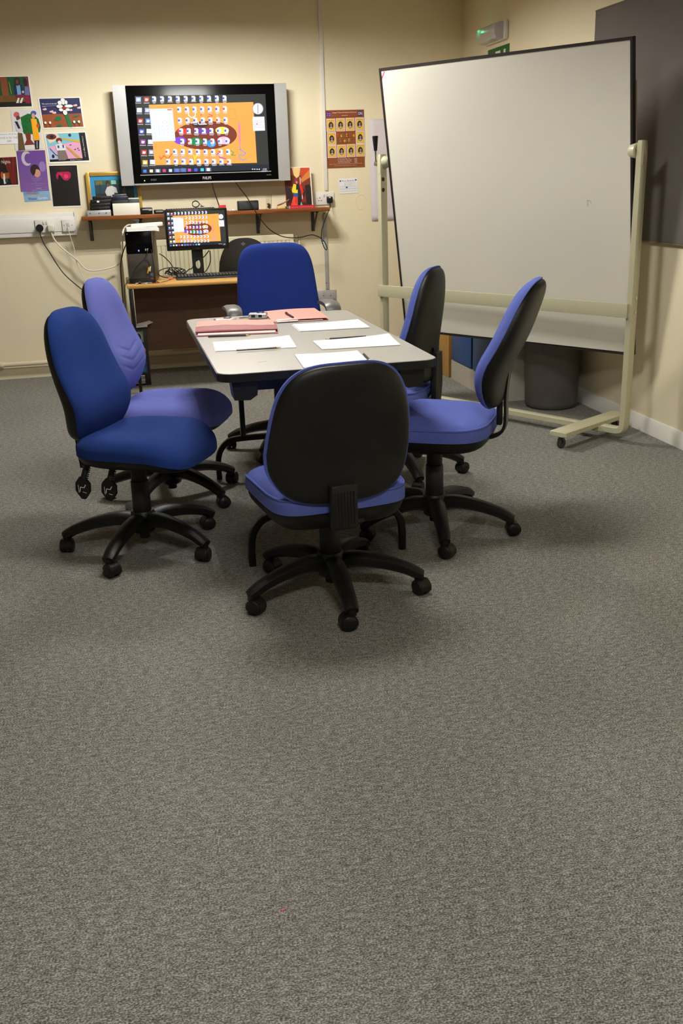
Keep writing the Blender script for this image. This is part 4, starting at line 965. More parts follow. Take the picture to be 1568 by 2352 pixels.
# black poster
a = poster('p', '', '', (111, 379), (178, 377.5), (121.5, 477.5), (240, 236, 230), 0.001)
a.rect(0.02, 0.02, 0.97, 0.965, (14, 11, 10)); a.text('A Thousand Stories', 0.18, 0.05, 0.78, 0.085, (96, 28, 26)); a.text('Begin', 0.42, 0.10, 0.58, 0.125, (80, 24, 24))
a.poly([(0.22, 0.24), (0.28, 0.17), (0.45, 0.165), (0.66, 0.16), (0.74, 0.2), (0.72, 0.3), (0.6, 0.37), (0.48, 0.36), (0.4, 0.28), (0.34, 0.22), (0.3, 0.26), (0.28, 0.34), (0.23, 0.32)], (176, 24, 78)); a.ell(0.56, 0.27, 0.08, 0.05, (220, 60, 110)); a.ell(0.4, 0.22, 0.05, 0.03, (206, 40, 90)); a.ell(0.72, 0.87, 0.03, 0.02, (60, 10, 10))
finish(a, 'poster', 'black poster with a crimson blotch, lowest of the group on the wall', 'poster')
# wanted poster
a = poster('p', '', '', (747, 253.5), (835, 251.5), (751, 386.5), (110, 62, 34), 0.003, thick=0.001)
a.rect(0, 0, 1, 1, (138, 74, 38)); a.rects([(0, 0.02+i*0.045, 1, 0.024+i*0.045) for i in range(22)], (116, 58, 28)); a.rects([(0, 0.04+i*0.045, 1, 0.043+i*0.045) for i in range(22)], (152, 86, 46))
a.rect(0.03, 0.03, 0.125, 0.11, (84, 50, 150)); a.text('ft ta', 0.04, 0.045, 0.115, 0.065, (200, 180, 220)); a.text('c  o', 0.04, 0.08, 0.115, 0.1, (200, 180, 220))
a.rect(0.845, 0.025, 0.955, 0.105, (40, 50, 130)); a.text('ON', 0.85, 0.04, 0.95, 0.09, (240, 240, 248))
a.text('Sangam Theatre & Network Network', 0.18, 0.03, 0.80, 0.06, (236, 214, 196)); a.text('presents', 0.42, 0.085, 0.57, 0.105, (236, 214, 196))
cards = []
for r_, v in ((0, 0.135), (1, 0.365), (2, 0.59)):
    for c_ in range(4):
        if r_ == 1 and c_ in (1, 2): continue
        u = 0.015+c_*0.25+(0.01 if r_ else 0); cards.append((u, v+0.003*(3-c_)))
a.rects([(u, v, u+0.23, v+0.222) for u, v in cards], (240, 224, 222)); a.rects([(u+0.018, v+0.012, u+0.212, v+0.212) for u, v in cards], (196, 130, 50)); a.rects([(u+0.03, v+0.016, u+0.20, v+0.205) for u, v in cards], (228, 188, 84))
vs_, fs_ = text_mesh('WANTED')
for u, v in cards: a.text('WANTED', u+0.05, v+0.03, u+0.18, v+0.045, (96, 64, 24)); a.k -= 1
a.k += 1
a.polys([[(u+0.115+0.062*math.cos(2*PI*i/20), v+0.118+0.063*math.sin(2*PI*i/20)) for i in range(20)] for u, v in cards], (34, 26, 24))
a.polys([[(u+0.118+0.028*math.cos(2*PI*i/14), v+0.108+0.026*math.sin(2*PI*i/14)) for i in range(14)] for u, v in cards], (150, 128, 110))
a.polys([[(u+0.075, v+0.15), (u+0.10, v+0.135), (u+0.14, v+0.135), (u+0.155, v+0.15), (u+0.14, v+0.172), (u+0.09, v+0.172)] for u, v in cards], (176, 160, 144))
cyc = [(214, 60, 36), (232, 222, 70), (96, 150, 70)]
k = 0
for line, v0, us in (('Ishotthe', 0.40, [0.29, 0.37, 0.42, 0.48, 0.52, 0.61, 0.65, 0.70]), ('Sheriff', 0.49, [0.34, 0.40, 0.455, 0.51, 0.55, 0.58, 0.62])):
    for ch_, u in zip(line, us):
        tall = ch_ in 'IhtSfi'; w_ = 0.025 if ch_ in 'Itif' else 0.042
        a.text(ch_, u, v0 if tall else v0+0.022, u+w_, v0+0.065, cyc[k % 3]); k += 1
for i, (s1, s2) in enumerate((('Thursday 16 June 2016 - 7PM', '£5.00'), ('Fri - Saturday 17, 18 June 7PM', '£7.00'), ('Wednesday 22 June 2016 7PM', '£10.00'), ('Friday 24 June 2016 7PM', '£10.00'))):
    a.text(s1, 0.28, 0.835+i*0.023, 0.64-(0.04 if i in (0, 3) else 0), 0.852+i*0.023, (232, 220, 214)); a.text(s2, 0.72, 0.835+i*0.023, 0.79, 0.852+i*0.023, (232, 220, 214))
a.text('Sangam Community Arts Centre, Civic Centre, Grand Road, Town Centre, North East', 0.05, 0.925, 0.92, 0.942, (224, 204, 190)); a.text('information and bookings by phone or at the door', 0.18, 0.955, 0.78, 0.972, (224, 204, 190))
finish(a, 'poster', 'brown wood-effect theatre poster with ten wanted portraits, right of the white conduit', 'poster')
# small crumpled notice
a = poster('p', '', '', (777.5, 411), (820, 408.5), (780.5, 445.5), (240, 240, 244), 0.002)
a.rect(0.04, 0.1, 0.11, 0.2, (36, 50, 110)); a.rect(0.88, 0.08, 0.95, 0.18, (36, 50, 110)); a.text('Fire Action', 0.16, 0.1, 0.82, 0.2, (90, 100, 130)); a.rects([(0.3, 0.28, 0.9, 0.29), (0.3, 0.38, 0.9, 0.39), (0.3, 0.28, 0.31, 0.5), (0.6, 0.28, 0.61, 0.4), (0.5, 0.42, 0.7, 0.43)], (150, 152, 164))
a.rects([(0.04+i*0.1, 0.5, 0.045+i*0.1, 0.85) for i in range(10)]+[(0.04, 0.5, 0.94, 0.51), (0.04, 0.85, 0.94, 0.86), (0.04, 0.68, 0.94, 0.69)], (130, 132, 146)); a.rect(0.34, 0.54, 0.44, 0.64, (44, 100, 180))
finish(a, 'notice', 'small crumpled white floor plan notice below the wanted poster', 'notice')
# flipchart sheet
p = ony(847, 274, BW); q = ony(853, 507, BW)
mb = MB(); nx, nz = 14, 18; vs = []; fs = []
for i in range(nx+1):
    for j in range(nz+1):
        u = i/nx; v = j/nz; vs.append(Vector((p.x+0.594*u+0.004*v, BW-0.004-0.004*abs(math.sin(v*17+u*3))-0.006*(v > 0.93)*u, p.z-(p.z-q.z)*v-0.004*u)))
for i in range(nx):
    for j in range(nz): a_ = i*(nz+1)+j; fs.append([a_, a_+1, a_+nz+2, a_+nz+1])
mb.add(vs, fs); o = mb.build('flipchart_sheet', mat('sheet_lilac', (216, 208, 214), 0.8), ang=80)
tag(o, 'blank pale flipchart sheet on the wall behind the left post of the stand', 'paper')
sm = o.modifiers.new('s', 'SOLIDIFY'); sm.thickness = 0.001

# ================================================================ SHELF CONTENTS
def wbox(px0, py0, px1, py1, Y, d, z0=None):
    """box whose front face covers the given pixels at depth Y"""
    p = ony(px0, py0, Y); q = ony(px1, py1, Y); zz = st if z0 is None else z0
    return (min(p.x, q.x), max(p.x, q.x), zz, max(p.z, q.z), Y, Y+d)
def simple(name, label, cat, b, m_, bev=0.002, group=None):
    x0, x1_, z0_, z1_, y0_, y1_ = b
    t = thing(name, label, cat, ((x0+x1_)/2, (y0_+y1_)/2, z0_), 0, group)
    MB().b2((x0, y0_, z0_), (x1_, y1_, z1_), bev).build('body', m_, t, world=True); return t
# framed picture leaning behind
fx0 = ony(195, 396, 7.545).x; fx1 = ony(327, 470, 7.545).x; fz1 = ony(230, 394, 7.56).z
t = thing('picture_frame', 'gold-framed photograph of a man in white on blue card, leaning on the wall', 'picture', ((fx0+fx1)/2, 7.54, st))
lean = Matrix.Translation(((fx0+fx1)/2, 7.555, st+0.001)) @ Matrix.Rotation(-0.03, 4, 'X')
W2 = (fx1-fx0)/2; Hh = fz1-st-0.004; fwid = 0.028
mb = MB(); mb.X = lean
gd = mat('gold_frame', (214, 176, 84), 0.35, metal=0.3, var=0.06, vscale=40)
for x0_, z0_, x1_, z1_ in ((-W2, 0, -W2+fwid, Hh), (W2-fwid, 0, W2, Hh), (-W2+fwid, 0, W2-fwid, fwid), (-W2+fwid, Hh-fwid, W2-fwid, Hh)):
    mb.b2((x0_, -0.014, z0_), (x1_, 0.006, z1_), 0.004)
mb.build('frame', gd, t, world=True)
mb = MB(); mb.X = lean
for k_ in (0.010, 0.019):
    for x0_, z0_, x1_, z1_ in ((-W2+k_, k_, -W2+k_+0.0025, Hh-k_), (W2-k_-0.0025, k_, W2-k_, Hh-k_), (-W2+k_, Hh-k_-0.0025, W2-k_, Hh-k_)): mb.b2((x0_, -0.0155, z0_), (x1_, -0.0138, z1_))
mb.build('frame_bead', mat('gold_dark', (150, 104, 40), 0.5), t, world=True)
def LP3(x, z, y=-0.004): return lean @ Vector((x, y, z))
a = Art(LP3(-W2+fwid, Hh-fwid), LP3(W2-fwid, Hh-fwid), LP3(-W2+fwid, fwid), lean.to_3x3() @ Vector((0, -1, 0)), 0.001, (50, 144, 196))
a.rect(0.09, 0.12, 0.93, 1.0, (24, 34, 42)); a.rect(0.09, 0.12, 0.93, 0.26, (40, 92, 74)); a.rect(0.12, 0.14, 0.26, 0.24, (120, 96, 50)); a.rect(0.45, 0.13, 0.56, 0.24, (150, 200, 190)); a.rect(0.09, 0.26, 0.93, 0.5, (32, 62, 72)); a.line([(0.2, 0.2), (0.21, 0.9)], 0.015, (26, 36, 40)); a.rect(0.64, 0.2, 0.66, 0.8, (60, 90, 120))
a.poly([(0.30, 0.45), (0.36, 0.30), (0.46, 0.28), (0.55, 0.34), (0.57, 0.5), (0.5, 0.48), (0.48, 0.62), (0.34, 0.6)], (206, 206, 204)); a.ell(0.375, 0.22, 0.045, 0.09, (40, 26, 22)); a.ell(0.38, 0.26, 0.03, 0.05, (104, 66, 52)); a.poly([(0.38, 0.65), (0.46, 0.5), (0.47, 0.52), (0.4, 0.68)], (220, 220, 210)); a.poly([(0.66, 0.45), (0.72, 0.3), (0.76, 0.34), (0.74, 0.6)], (110, 90, 90))
a.ell(0.84, 0.85, 0.07, 0.06, (70, 80, 80))
a.build('photograph', t)
# stack of drives: silver one at the bottom, four black above
dr = [(199.5, 486, 256, 500.5, 7.39, 0.13, 'silver optical drive at the bottom of the left stack on the shelf', mat('drive_silver', (196, 200, 202), 0.35, metal=0.4)),
      (206.5, 476, 253.5, 485.5, 7.395, 0.125, 'lowest black optical drive, directly on the silver one', blk),
      (206.5, 468.5, 254.5, 475.5, 7.40, 0.12, 'second black optical drive up in the left stack', blk),
      (207, 460.5, 254.5, 468, 7.41, 0.11, 'third black optical drive up in the left stack, with a white tag', blk),
      (212, 452, 257, 460, 7.42, 0.10, 'topmost black optical drive of the left stack', blk)]
zc_ = st
for i, (a0, b0, a1_, b1_, Y, d, lb, mm) in enumerate(dr):
    p = ony(a0, b0, Y); q = ony(a1_, b1_, Y); h_ = p.z-q.z
    z0_ = zc_; z1_ = zc_+(0.040 if i == 0 else 0.0235)
    t = thing('optical_drive', lb, 'drive', ((p.x+q.x)/2, Y, z0_), 0, 'optical drives stacked on the shelf')
    MB().b2((p.x, Y, z0_), (q.x, Y+d, z1_-0.0006), 0.0015).build('casing', mm, t, world=True)
    mb = MB()
    for f_ in (0.12, 0.5, 0.8): mb.cyl((p.x+(q.x-p.x)*f_, Y, (z0_+z1_)/2), (p.x+(q.x-p.x)*f_, Y-0.001, (z0_+z1_)/2), 0.0028 if i else 0.004, n=8)
    mb.build('screw', chrome if i else blkmat, t, world=True)
    if i == 3: MB().b2((p.x+0.045, Y-0.001, z0_+0.005), (p.x+0.062, Y, z0_+0.017)).build('tag', whitep, t, world=True)
    zc_ = z1_
# white box with things on top
zb1 = ony(300, 466.5, 7.385).z
simple('white_box', 'plain white cardboard box standing beside the stack of drives', 'box', (ony(259, 480, 7.385).x, ony(321, 480, 7.385).x, st, zb1, 7.385, 7.46), mat('box_white', (240, 236, 222), 0.6))
zz = zb1
xA, xB = ony(257, 470, 7.47).x, ony(296, 470, 7.47).x
simple('disc_drive', 'black drive lying behind the white box', 'drive', (xA, xB-0.002, st, st+0.10, 7.465, 7.50), blk)
simple('laptop_drive', 'dark blue-black flat drive on top behind the white box', 'drive', (xA+0.004, xB-0.004, st+0.101, st+0.127, 7.465, 7.50), mat('navy_dark', (22, 26, 50), 0.3))
simple('laptop_drive', 'silver-edged black drive topmost behind the white box', 'drive', (xA+0.008, xB-0.01, st+0.128, st+0.142, 7.465, 7.50), mat('dark_silver', (90, 86, 84), 0.3, metal=0.5))
simple('cassette_case', 'dark case with a pale top edge behind the right of the white box', 'case', (xB, ony(319, 460, 7.47).x, st, st+0.105, 7.465, 7.50), mat('case_dark', (46, 50, 56), 0.4))
simple('paper_block', 'small pale stack of paper on the dark case behind the white box', 'paper', (xB-0.0, ony(319, 460, 7.47).x, st+0.106, st+0.114, 7.465, 7.50), mat('cream_paper', (216, 212, 198), 0.6))
t = simple('adaptor', 'black power adaptor on the shelf right of the white box', 'adaptor', (ony(322.5, 480, 7.42).x, ony(350, 480, 7.42).x, st, st+0.045, 7.42, 7.50), blk, 0.008)
b_ = MB(); b_.b2((ony(327, 480, 7.42).x, 7.4185, st+0.030), (ony(350, 480, 7.42).x-0.004, 7.42, st+0.034)); b_.b2((ony(341, 480, 7.42).x, 7.4185, st+0.024), (ony(350, 480, 7.42).x-0.006, 7.42, st+0.027)); b_.build('white_line', whitep, t, world=True)
t = simple('black_remote', 'small black device beside the adaptor, left of the shelf keyboard', 'device', (ony(353, 480, 7.42).x, ony(376, 480, 7.42).x, st, st+0.028, 7.42, 7.49), blk, 0.008)
b_ = MB()
for f_ in (0.25, 0.55, 0.8): b_.b2((ony(355+20*f_, 480, 7.42).x-0.008, 7.4185, st+0.012), (ony(355+20*f_, 480, 7.42).x+0.008, 7.42, st+0.018))
b_.build('silver_print', silver, t, world=True)
def keyboard(name, label, x0, x1_, y0_, y1_, z, rows=5, colsn=18):
    t = thing(name, label, 'keyboard', ((x0+x1_)/2, (y0_+y1_)/2, z))
    mb = MB(); vs = [(x0, y0_, z), (x1_, y0_, z), (x1_, y1_, z), (x0, y1_, z), (x0+0.003, y0_+0.004, z+0.014), (x1_-0.003, y0_+0.004, z+0.014), (x1_-0.003, y1_-0.003, z+0.024), (x0+0.003, y1_-0.003, z+0.024)]
    mb.add([Vector(v) for v in vs], [[0, 3, 2, 1], [4, 5, 6, 7], [0, 1, 5, 4], [1, 2, 6, 5], [2, 3, 7, 6], [3, 0, 4, 7]]); mb.build('case', blk, t, world=True)
    mb = MB(); D = y1_-y0_-0.03; cw = (x1_-x0-0.02)/colsn
    for r_ in range(rows):
        for c_ in range(colsn):
            yy = y0_+0.016+D*(r_+0.5)/rows; zz_ = z+0.0145+0.01*(yy-y0_)/(y1_-y0_)+0.003
            mb.box((x0+0.01+cw*(c_+0.5), yy, zz_), (cw*0.82, D/rows*0.82, 0.007), None, 0.0015, 1)
    mb.build('keys', mat('key_black', (34, 34, 34), 0.35), t, world=True)
    return t
kx0, kx1 = ony(378, 480, 7.42).x, ony(497, 475, 7.42).x
keyboard('keyboard', 'black computer keyboard lying on the shelf behind the monitor', kx0, kx1, 7.40, 7.53, st, 5, 20)
cq = ony(450, 474, 7.45)
mb = MB(); pts = []
for i in range(40): q = i/39*4*PI; pts.append(Vector((cq.x+0.025*math.cos(q), 7.46+0.004*math.sin(q*2), st+0.052+0.022*math.sin(q)+0.002*i/10)))
pts += [Vector((cq.x+0.05, 7.46, st+0.035)), Vector((cq.x+0.03, 7.455, st+0.04)), Vector((cq.x+0.06, 7.45, st+0.038))]
mb.tube(pts, 0.0022, 6, 2); tag(mb.build('coiled_cable', blkmat), 'small coil of black cable on the shelf keyboard', 'cable')
bb = (ony(503, 476, 7.40).x, ony(519, 476, 7.40).x, st, ony(510, 471.0, 7.40).z, 7.40, 7.44)
simple('red_box', 'small bright red box on the shelf right of the keyboard', 'box', bb, mat('red_card', (206, 44, 34), 0.5), 0.003)
q = ony(536, 481, 7.40)
mb = MB(); mb.box(q*1.0+Vector((0, 0, st+0.007-q.z)), (0.032, 0.03, 0.013), None, 0.004); mb.box(Vector((q.x-0.025, q.y+0.01, st+0.004)), (0.02, 0.012, 0.007), 0.3, 0.002)
tag(mb.build('white_adaptor', whitep), 'tiny white adaptor lying left of the black speaker', 'adaptor')
bb = (ony(546, 470, 7.395).x, ony(594, 470, 7.395).x, st, ony(570, 461, 7.395).z, 7.395, 7.45)
t = simple('black_speaker', 'black oblong speaker box in the middle of the shelf', 'speaker', bb, blk, 0.006)
MB().b2((bb[0]+0.008, 7.3935, bb[2]+0.008), (bb[1]-0.008, 7.396, bb[3]-0.012), 0.002).build('grille', mat('grille_grey', (44, 46, 48), 0.7, bump=0.6, bscale=900), t, world=True)
q = ony(618, 476, 7.41)
t = thing('glass_jar', 'clear drinking glass with coins in it on the shelf', 'glass', (q.x, 7.42, st))
hg = ony(617, 445, 7.41).z-st
gm_ = mat('clear_glass', (250, 250, 245), 0.02, trans=1.0)
mb = MB(); mb.lathe((0, 0, 0), [(0.018, 0.0), (0.020, 0.001), (0.0245, hg), (0.0230, hg), (0.019, 0.006), (0.0, 0.005)], 28, True, False); mb.build('tumbler', gm_, t, ang=50)
mb = MB(); rn = random.Random(2)
for i in range(26):
    c = Vector((rn.uniform(-0.008, 0.008), rn.uniform(-0.008, 0.008), 0.008+i*0.0013)); n_ = Vector((rn.uniform(-0.4, 0.4), rn.uniform(-0.4, 0.4), 1)).normalized(); mb.cyl(c, c+n_*0.0018, 0.0085, n=14)
o = mb.build('coins', mat('coin_bronze', (170, 140, 80), 0.35, metal=0.8), t); o['kind'] = 'stuff'
q = ony(646, 474, 7.40)
t = thing('wooden_brush', 'little wooden brush resting on a pale block, left of the costume photo', 'brush', (q.x, 7.41, st))
mb = MB(); mb.box((0, 0, 0.012), (0.062, 0.03, 0.022), 0.1, 0.006); mb.build('pale_block', mat('sponge', (226, 200, 130), 0.8, bump=0.6, bscale=200), t)
mb = MB(); mb.sweep([(-0.028, 0, 0.024), (0.0, 0, 0.034), (0.03, 0.0, 0.046), (0.062, 0.0, 0.066)], [0.024, 0.02, 0.012, 0.012], [0.010, 0.010, 0.008, 0.008], smooth=4, rnd=0.5); mb.build('handle', mat_wood('brush_wood', (120, 80, 40), (170, 124, 70), 0.5, 0), t)
q = ony(658, 474, 7.395)
mb = MB(); mb.lathe((q.x, 7.395, st), [(0.008, 0), (0.011, 0.004), (0.011, 0.014), (0.006, 0.018)], 16); tag(mb.build('metal_cap', chrome), 'tiny shiny metal cap beside the brush', 'cap')
# costume photograph standing on the shelf
pq = [ony(x, y, 7.50) for x, y in ((652, 384), (714, 383), (717, 468), (658, 471))]
zb3 = st+0.02
a = Art((pq[0].x, 7.52, pq[0].z), (pq[1].x, 7.52, pq[1].z), (pq[3].x-0.004, 7.49, st+0.001), (0, -1, -0.15), 0.001, (240, 234, 226))
a.rect(0.0, 0.02, 0.96, 1.0, (120, 44, 26)); a.rect(0.0, 0.02, 0.96, 0.2, (170, 84, 40)); a.poly([(0.62, 0.02), (0.96, 0.02), (0.96, 0.2), (0.64, 0.38)], (200, 70, 34)); a.poly([(0.96, 0.05), (0.96, 0.25), (0.64, 0.38), (0.60, 0.3)], (206, 130, 60)); a.rect(0.0, 0.30, 0.5, 0.5, (110, 46, 34)); a.poly([(0.3, 0.02), (0.62, 0.02), (0.55, 0.22), (0.45, 0.27), (0.36, 0.2)], (232, 196, 130))
a.poly([(0.0, 0.45), (0.2, 0.5), (0.3, 0.75), (0.28, 1), (0.06, 1)], (34, 16, 16)); a.rect(0.0, 0.86, 0.96, 1, (74, 20, 20)); a.poly([(0.74, 0.45), (0.9, 0.42), (0.96, 0.5), (0.96, 1), (0.76, 0.88)], (26, 14, 18)); a.ell(0.66, 0.62, 0.07, 0.1, (40, 18, 24)); a.rect(0.6, 0.62, 0.63, 0.78, (230, 220, 220)); a.rect(0.56, 0.25, 0.6, 0.42, (220, 180, 170))
a.poly([(0.38, 0.4), (0.54, 0.4), (0.6, 0.6), (0.56, 0.96), (0.4, 0.98), (0.36, 0.7)], (26, 18, 30)); a.poly([(0.52, 0.4), (0.62, 0.44), (0.68, 0.6), (0.6, 0.7)], (206, 40, 24)); a.poly([(0.24, 0.56), (0.32, 0.40), (0.42, 0.42), (0.40, 0.56), (0.46, 0.54), (0.46, 0.64), (0.26, 0.62)], (236, 220, 50)); a.rect(0.3, 0.63, 0.46, 0.72, (36, 90, 160)); a.poly([(0.28, 0.71), (0.44, 0.72), (0.42, 0.98), (0.16, 0.96)], (226, 66, 44)); a.text('SINGER', 0.35, 0.72, 0.39, 0.88, (40, 20, 30), rot=True)
a.ell(0.42, 0.34, 0.06, 0.06, (150, 40, 60)); a.ell(0.44, 0.37, 0.035, 0.035, (206, 140, 116)); a.poly([(0.56, 0.84), (0.62, 0.95), (0.5, 0.98)], (130, 200, 140))
finish(a, 'photo_print', 'colour print of a performer in yellow, red and black, standing on the shelf', 'photograph')
bb = (ony(666, 470, 7.39).x, ony(722, 466, 7.39).x, st, st+0.02, 7.39, 7.475)
t = thing('red_book', 'thin red paperback lying on the shelf in front of the performer print', 'book', ((bb[0]+bb[1])/2, 7.43, st))
rb = mat('book_red', (196, 34, 56), 0.4)
mb = MB(); mb.b2((bb[0], 7.39, st), (bb[1], 7.475, st+0.0015)); mb.b2((bb[0], 7.39, st+0.0185), (bb[1], 7.475, st+0.02)); mb.b2((bb[0], 7.39, st+0.0015), (bb[1], 7.3925, st+0.0185)); mb.build('cover', rb, t, world=True)
MB().b2((bb[0]+0.002, 7.393, st+0.0016), (bb[1]-0.002, 7.473, st+0.0184)).build('pages', paperm, t, world=True)
a = Art((bb[0], 7.3899, st+0.018), (bb[1], 7.3899, st+0.018), (bb[0], 7.3899, st+0.002), (0, -1, 0), 0); a.text('MUSIC  NOTES', 0.06, 0.35, 0.32, 0.75, (240, 160, 170)); a.rect(0.38, 0.45, 0.95, 0.6, (240, 160, 160)); a.build('spine_text', t)

# ================================================================ DESK
DX0, DX1, DY0, DY1, DZ = 0.058, 1.26, 6.60, 7.20, 0.745
dz = ony(420, 650, DY0).z
DZ = (ony(291, 655, DY0).z+ony(545, 642, DY0).z)/2
t = thing('computer_desk', 'beech-topped computer desk against the radiator', 'desk', ((DX0+DX1)/2, 6.9, 0))
bw_ = mat_wood('beech', (196, 146, 76), (214, 168, 98), 0.35, 0)
bwd = mat_wood('beech_shaded', (76, 45, 14), (88, 54, 19), 0.5, 0)  # desk beech darkened: shade under the top is put into the colour
MB().b2((DX0, DY0, DZ-0.027), (DX1, DY1, DZ), 0.008).build('desktop', bw_, t, world=True)
MB().b2((DX0+0.045, 6.98, 0.235), (DX1-0.05, 7.0, DZ-0.028)).build('modesty_panel', bwd, t, world=True)
for xx in (DX0+0.012, DX1-0.04):
    MB().b2((xx, 6.62, 0.0), (xx+0.022, 6.645, DZ-0.027), 0.003).build('leg', blkmetal, t, world=True)
    MB().b2((xx, 7.14, 0.0), (xx+0.022, 7.165, DZ-0.027), 0.003).build('leg', blkmetal, t, world=True)
    MB().b2((xx, 6.645, DZ-0.06), (xx+0.022, 7.14, DZ-0.03)).build('side_rail', blkmetal, t, world=True)
# second chair, black plastic, behind desk
def plastic_chair():
    cx, cy = ony(560, 560, 7.30).x, 7.30
    t = thing('plastic_chair', 'black moulded plastic chair behind the desk with a small diamond mark', 'chair', (cx, 7.15, 0))
    zt2 = ony(550, 547, 7.30).z; hh = zt2-0.66
    mb = MB(); N_ = 28; vs = []; fs = []
    top = []; 
    for i in range(N_+1):
        u = -1+2*i/N_; x = 0.205*u
        zt3 = zt2-hh*(1-math.sqrt(max(0, 1-abs(u)**2.6)))*0.95
        zb3_ = 0.66+0.055*max(0, 1-(u/0.62)**2)**0.5 if abs(u) < 0.62 else 0.66
        zb3_ = min(zb3_, zt3-0.004)
        cyv = 0.05*u*u
        for (y_, z_) in ((7.30-cyv, zb3_), (7.30-cyv, zt3), (7.315-cyv, zt3), (7.315-cyv, zb3_)): vs.append(Vector((cx+x, y_, z_)))
    for i in range(N_):
        a_ = i*4; b_ = a_+4
        for j in range(4): fs.append([a_+j, a_+(j+1) % 4, b_+(j+1) % 4, b_+j])
    fs.append([0, 1, 2, 3]); fs.append([4*N_+j for j in range(4)])
    mb.add(vs, fs); mb.build('backrest', mat('poly_black', (24, 24, 24), 0.5), t, world=True, ang=40)
    q = ony(558, 560, 7.298); r_ = 0.018
    mb = MB(); mb.add([q+Vector((-r_, 0, 0)), q+Vector((0, 0, r_*0.8)), q+Vector((r_, 0, 0)), q+Vector((0, 0, -r_*0.8))], [[0, 1, 2, 3]]); mb.build('diamond_mark', mat('mark_grey', (92, 90, 88), 0.4), t, world=True)
    for sx in (-1, 1): MB().sweep([(cx+sx*0.18, 7.31-0.03, 0.70), (cx+sx*0.18, 7.29, 0.55), (cx+sx*0.18, 7.26, 0.43)], 0.04, 0.014, up=(0, 1, 0), smooth=3).build('upright', MATS['poly_black'], t, world=True)
    MB().box((cx, 7.16, 0.43), (0.38, 0.27, 0.025), None, 0.01).build('seat', MATS['poly_black'], t, world=True)
    for sx in (-1, 1):
        for yy in (7.06, 7.29): MB().cyl((cx+sx*0.17, yy, 0.42), (cx+sx*0.19, yy, 0), 0.011, n=12).build('leg', blkmetal, t, world=True)
plastic_chair()
# PC tower on desk
PY = 6.66
x0 = ony(302, 648, PY).x-0.012; x1 = ony(360, 648, PY).x-0.004
x0, x1 = 0.098, 0.268
ztw = ony(325, 531, PY).z
t = thing('computer_tower', 'black desktop computer tower on the left of the desk, blue power light', 'computer', ((x0+x1)/2, 6.85, DZ))
MB().b2((x0, PY+0.02, DZ+0.004), (x1, 7.05, ztw), 0.004).build('case', mat('case_side', (84, 74, 52), 0.45, metal=0.3), t, world=True)
zm = DZ+(ztw-DZ)*0.58
MB().b2((x0, PY, zm), (x1, PY+0.02, ztw), 0.005).build('drive_bay_panel', gloss, t, world=True)
MB().b2((x0, PY+0.002, DZ+0.03), (x1, PY+0.02, zm-0.001), 0.004).build('lower_panel', mat('tower_grey', (58, 52, 46), 0.4, bump=0.4, bscale=1200), t, world=True)
MB().b2((x0, PY, DZ+0.003), (x1, PY+0.02, DZ+0.029), 0.003).build('foot_strip', blk, t, world=True)
MB().box(((x0+x1)/2-0.005, PY-0.001, zm+0.018), (0.006, 0.003, 0.009)).build('power_light', mat('led_blue', (90, 80, 255), 0.3, emit=((110, 90, 255), 4)), t, world=True)
mb = MB(); mb.cyl((x1-0.02, PY+0.002, DZ+0.055), (x1-0.02, PY+0.0005, DZ+0.055), 0.011, n=16); o = mb.build('round_sticker', mat('sticker_blue', (70, 100, 130), 0.4), t, world=True)
MB().box((x1-0.02, PY+0.001, DZ+0.04-0.012), (0.018, 0.001, 0.012)).build('small_sticker', mat('sticker_red', (150, 60, 60), 0.4), t, world=True)
mb = MB(); mb.cyl((x0+0.014, PY, ztw-0.014), (x0+0.014, PY-0.001, ztw-0.014), 0.004, n=10); mb.box((x1-0.046, PY-0.004, zm+0.022), (0.006, 0.01, 0.014), None, 0.001); mb.box((x1-0.034, PY-0.004, zm+0.022), (0.006, 0.01, 0.014), None, 0.001)
mb.build('front_plugs', silver, t, world=True)
a = Art((x0+0.02, PY+0.002, zm-0.030), (x0+0.048, PY+0.002, zm-0.030), (x0+0.02, PY+0.002, zm-0.040), (0, -1, 0), 0); a.text('DELL', 0, 0, 1, 1, (116, 70, 56)); a.build('faint_mark', t)
yl, wh = ony(339, 622, PY-0.03), ony(345, 617, PY-0.03)
t = thing('audio_lead', 'black audio lead with yellow and white plugs hanging down the computer tower', 'cable', yl)
MB().tube([ony(341, 570, PY-0.006), ony(338, 580, PY-0.02), ony(332, 594, PY-0.02), ony(326, 600, PY-0.02), ony(312, 615, PY-0.02), ony(300, 635, PY-0.03), ony(289, 652, PY-0.09), ony(286, 668, PY-0.09), ony(287, 700, PY-0.06), ony(290, 760, PY-0.06)], 0.0024, 8, 4).build('lead', blkmat, t, world=True)
MB().tube([ony(328, 598, PY-0.02), ony(334, 596, PY-0.02), ony(340, 600, PY-0.02), ony(343, 610, PY-0.02), ony(342, 616, PY-0.02)], 0.0028, 8, 4).build('lead', blkmat, t, world=True)
MB().tube([ony(347, 573, PY-0.006), ony(350, 590, PY-0.02), ony(354, 615, PY-0.02), ony(357, 640, PY-0.02), ony(361, 647, PY-0.03), ony(372, 648, PY-0.0), ony(392, 643, PY+0.02)], 0.0018, 8, 4).build('lead', blkmat, t, world=True)
MB().cyl(ony(342, 614, PY-0.02), ony(339, 628, PY-0.02), 0.006, 0.0035, 12).build('yellow_plug', mat('plug_yellow', (228, 180, 30), 0.4), t, world=True)
MB().cyl(ony(345, 612, PY-0.02), ony(344, 623, PY-0.02), 0.0055, 0.004, 12).build('white_plug', whitep, t, world=True)
bpy.data.objects['computer_tower'].rotation_euler = (0, 0, -math.radians(6.5))
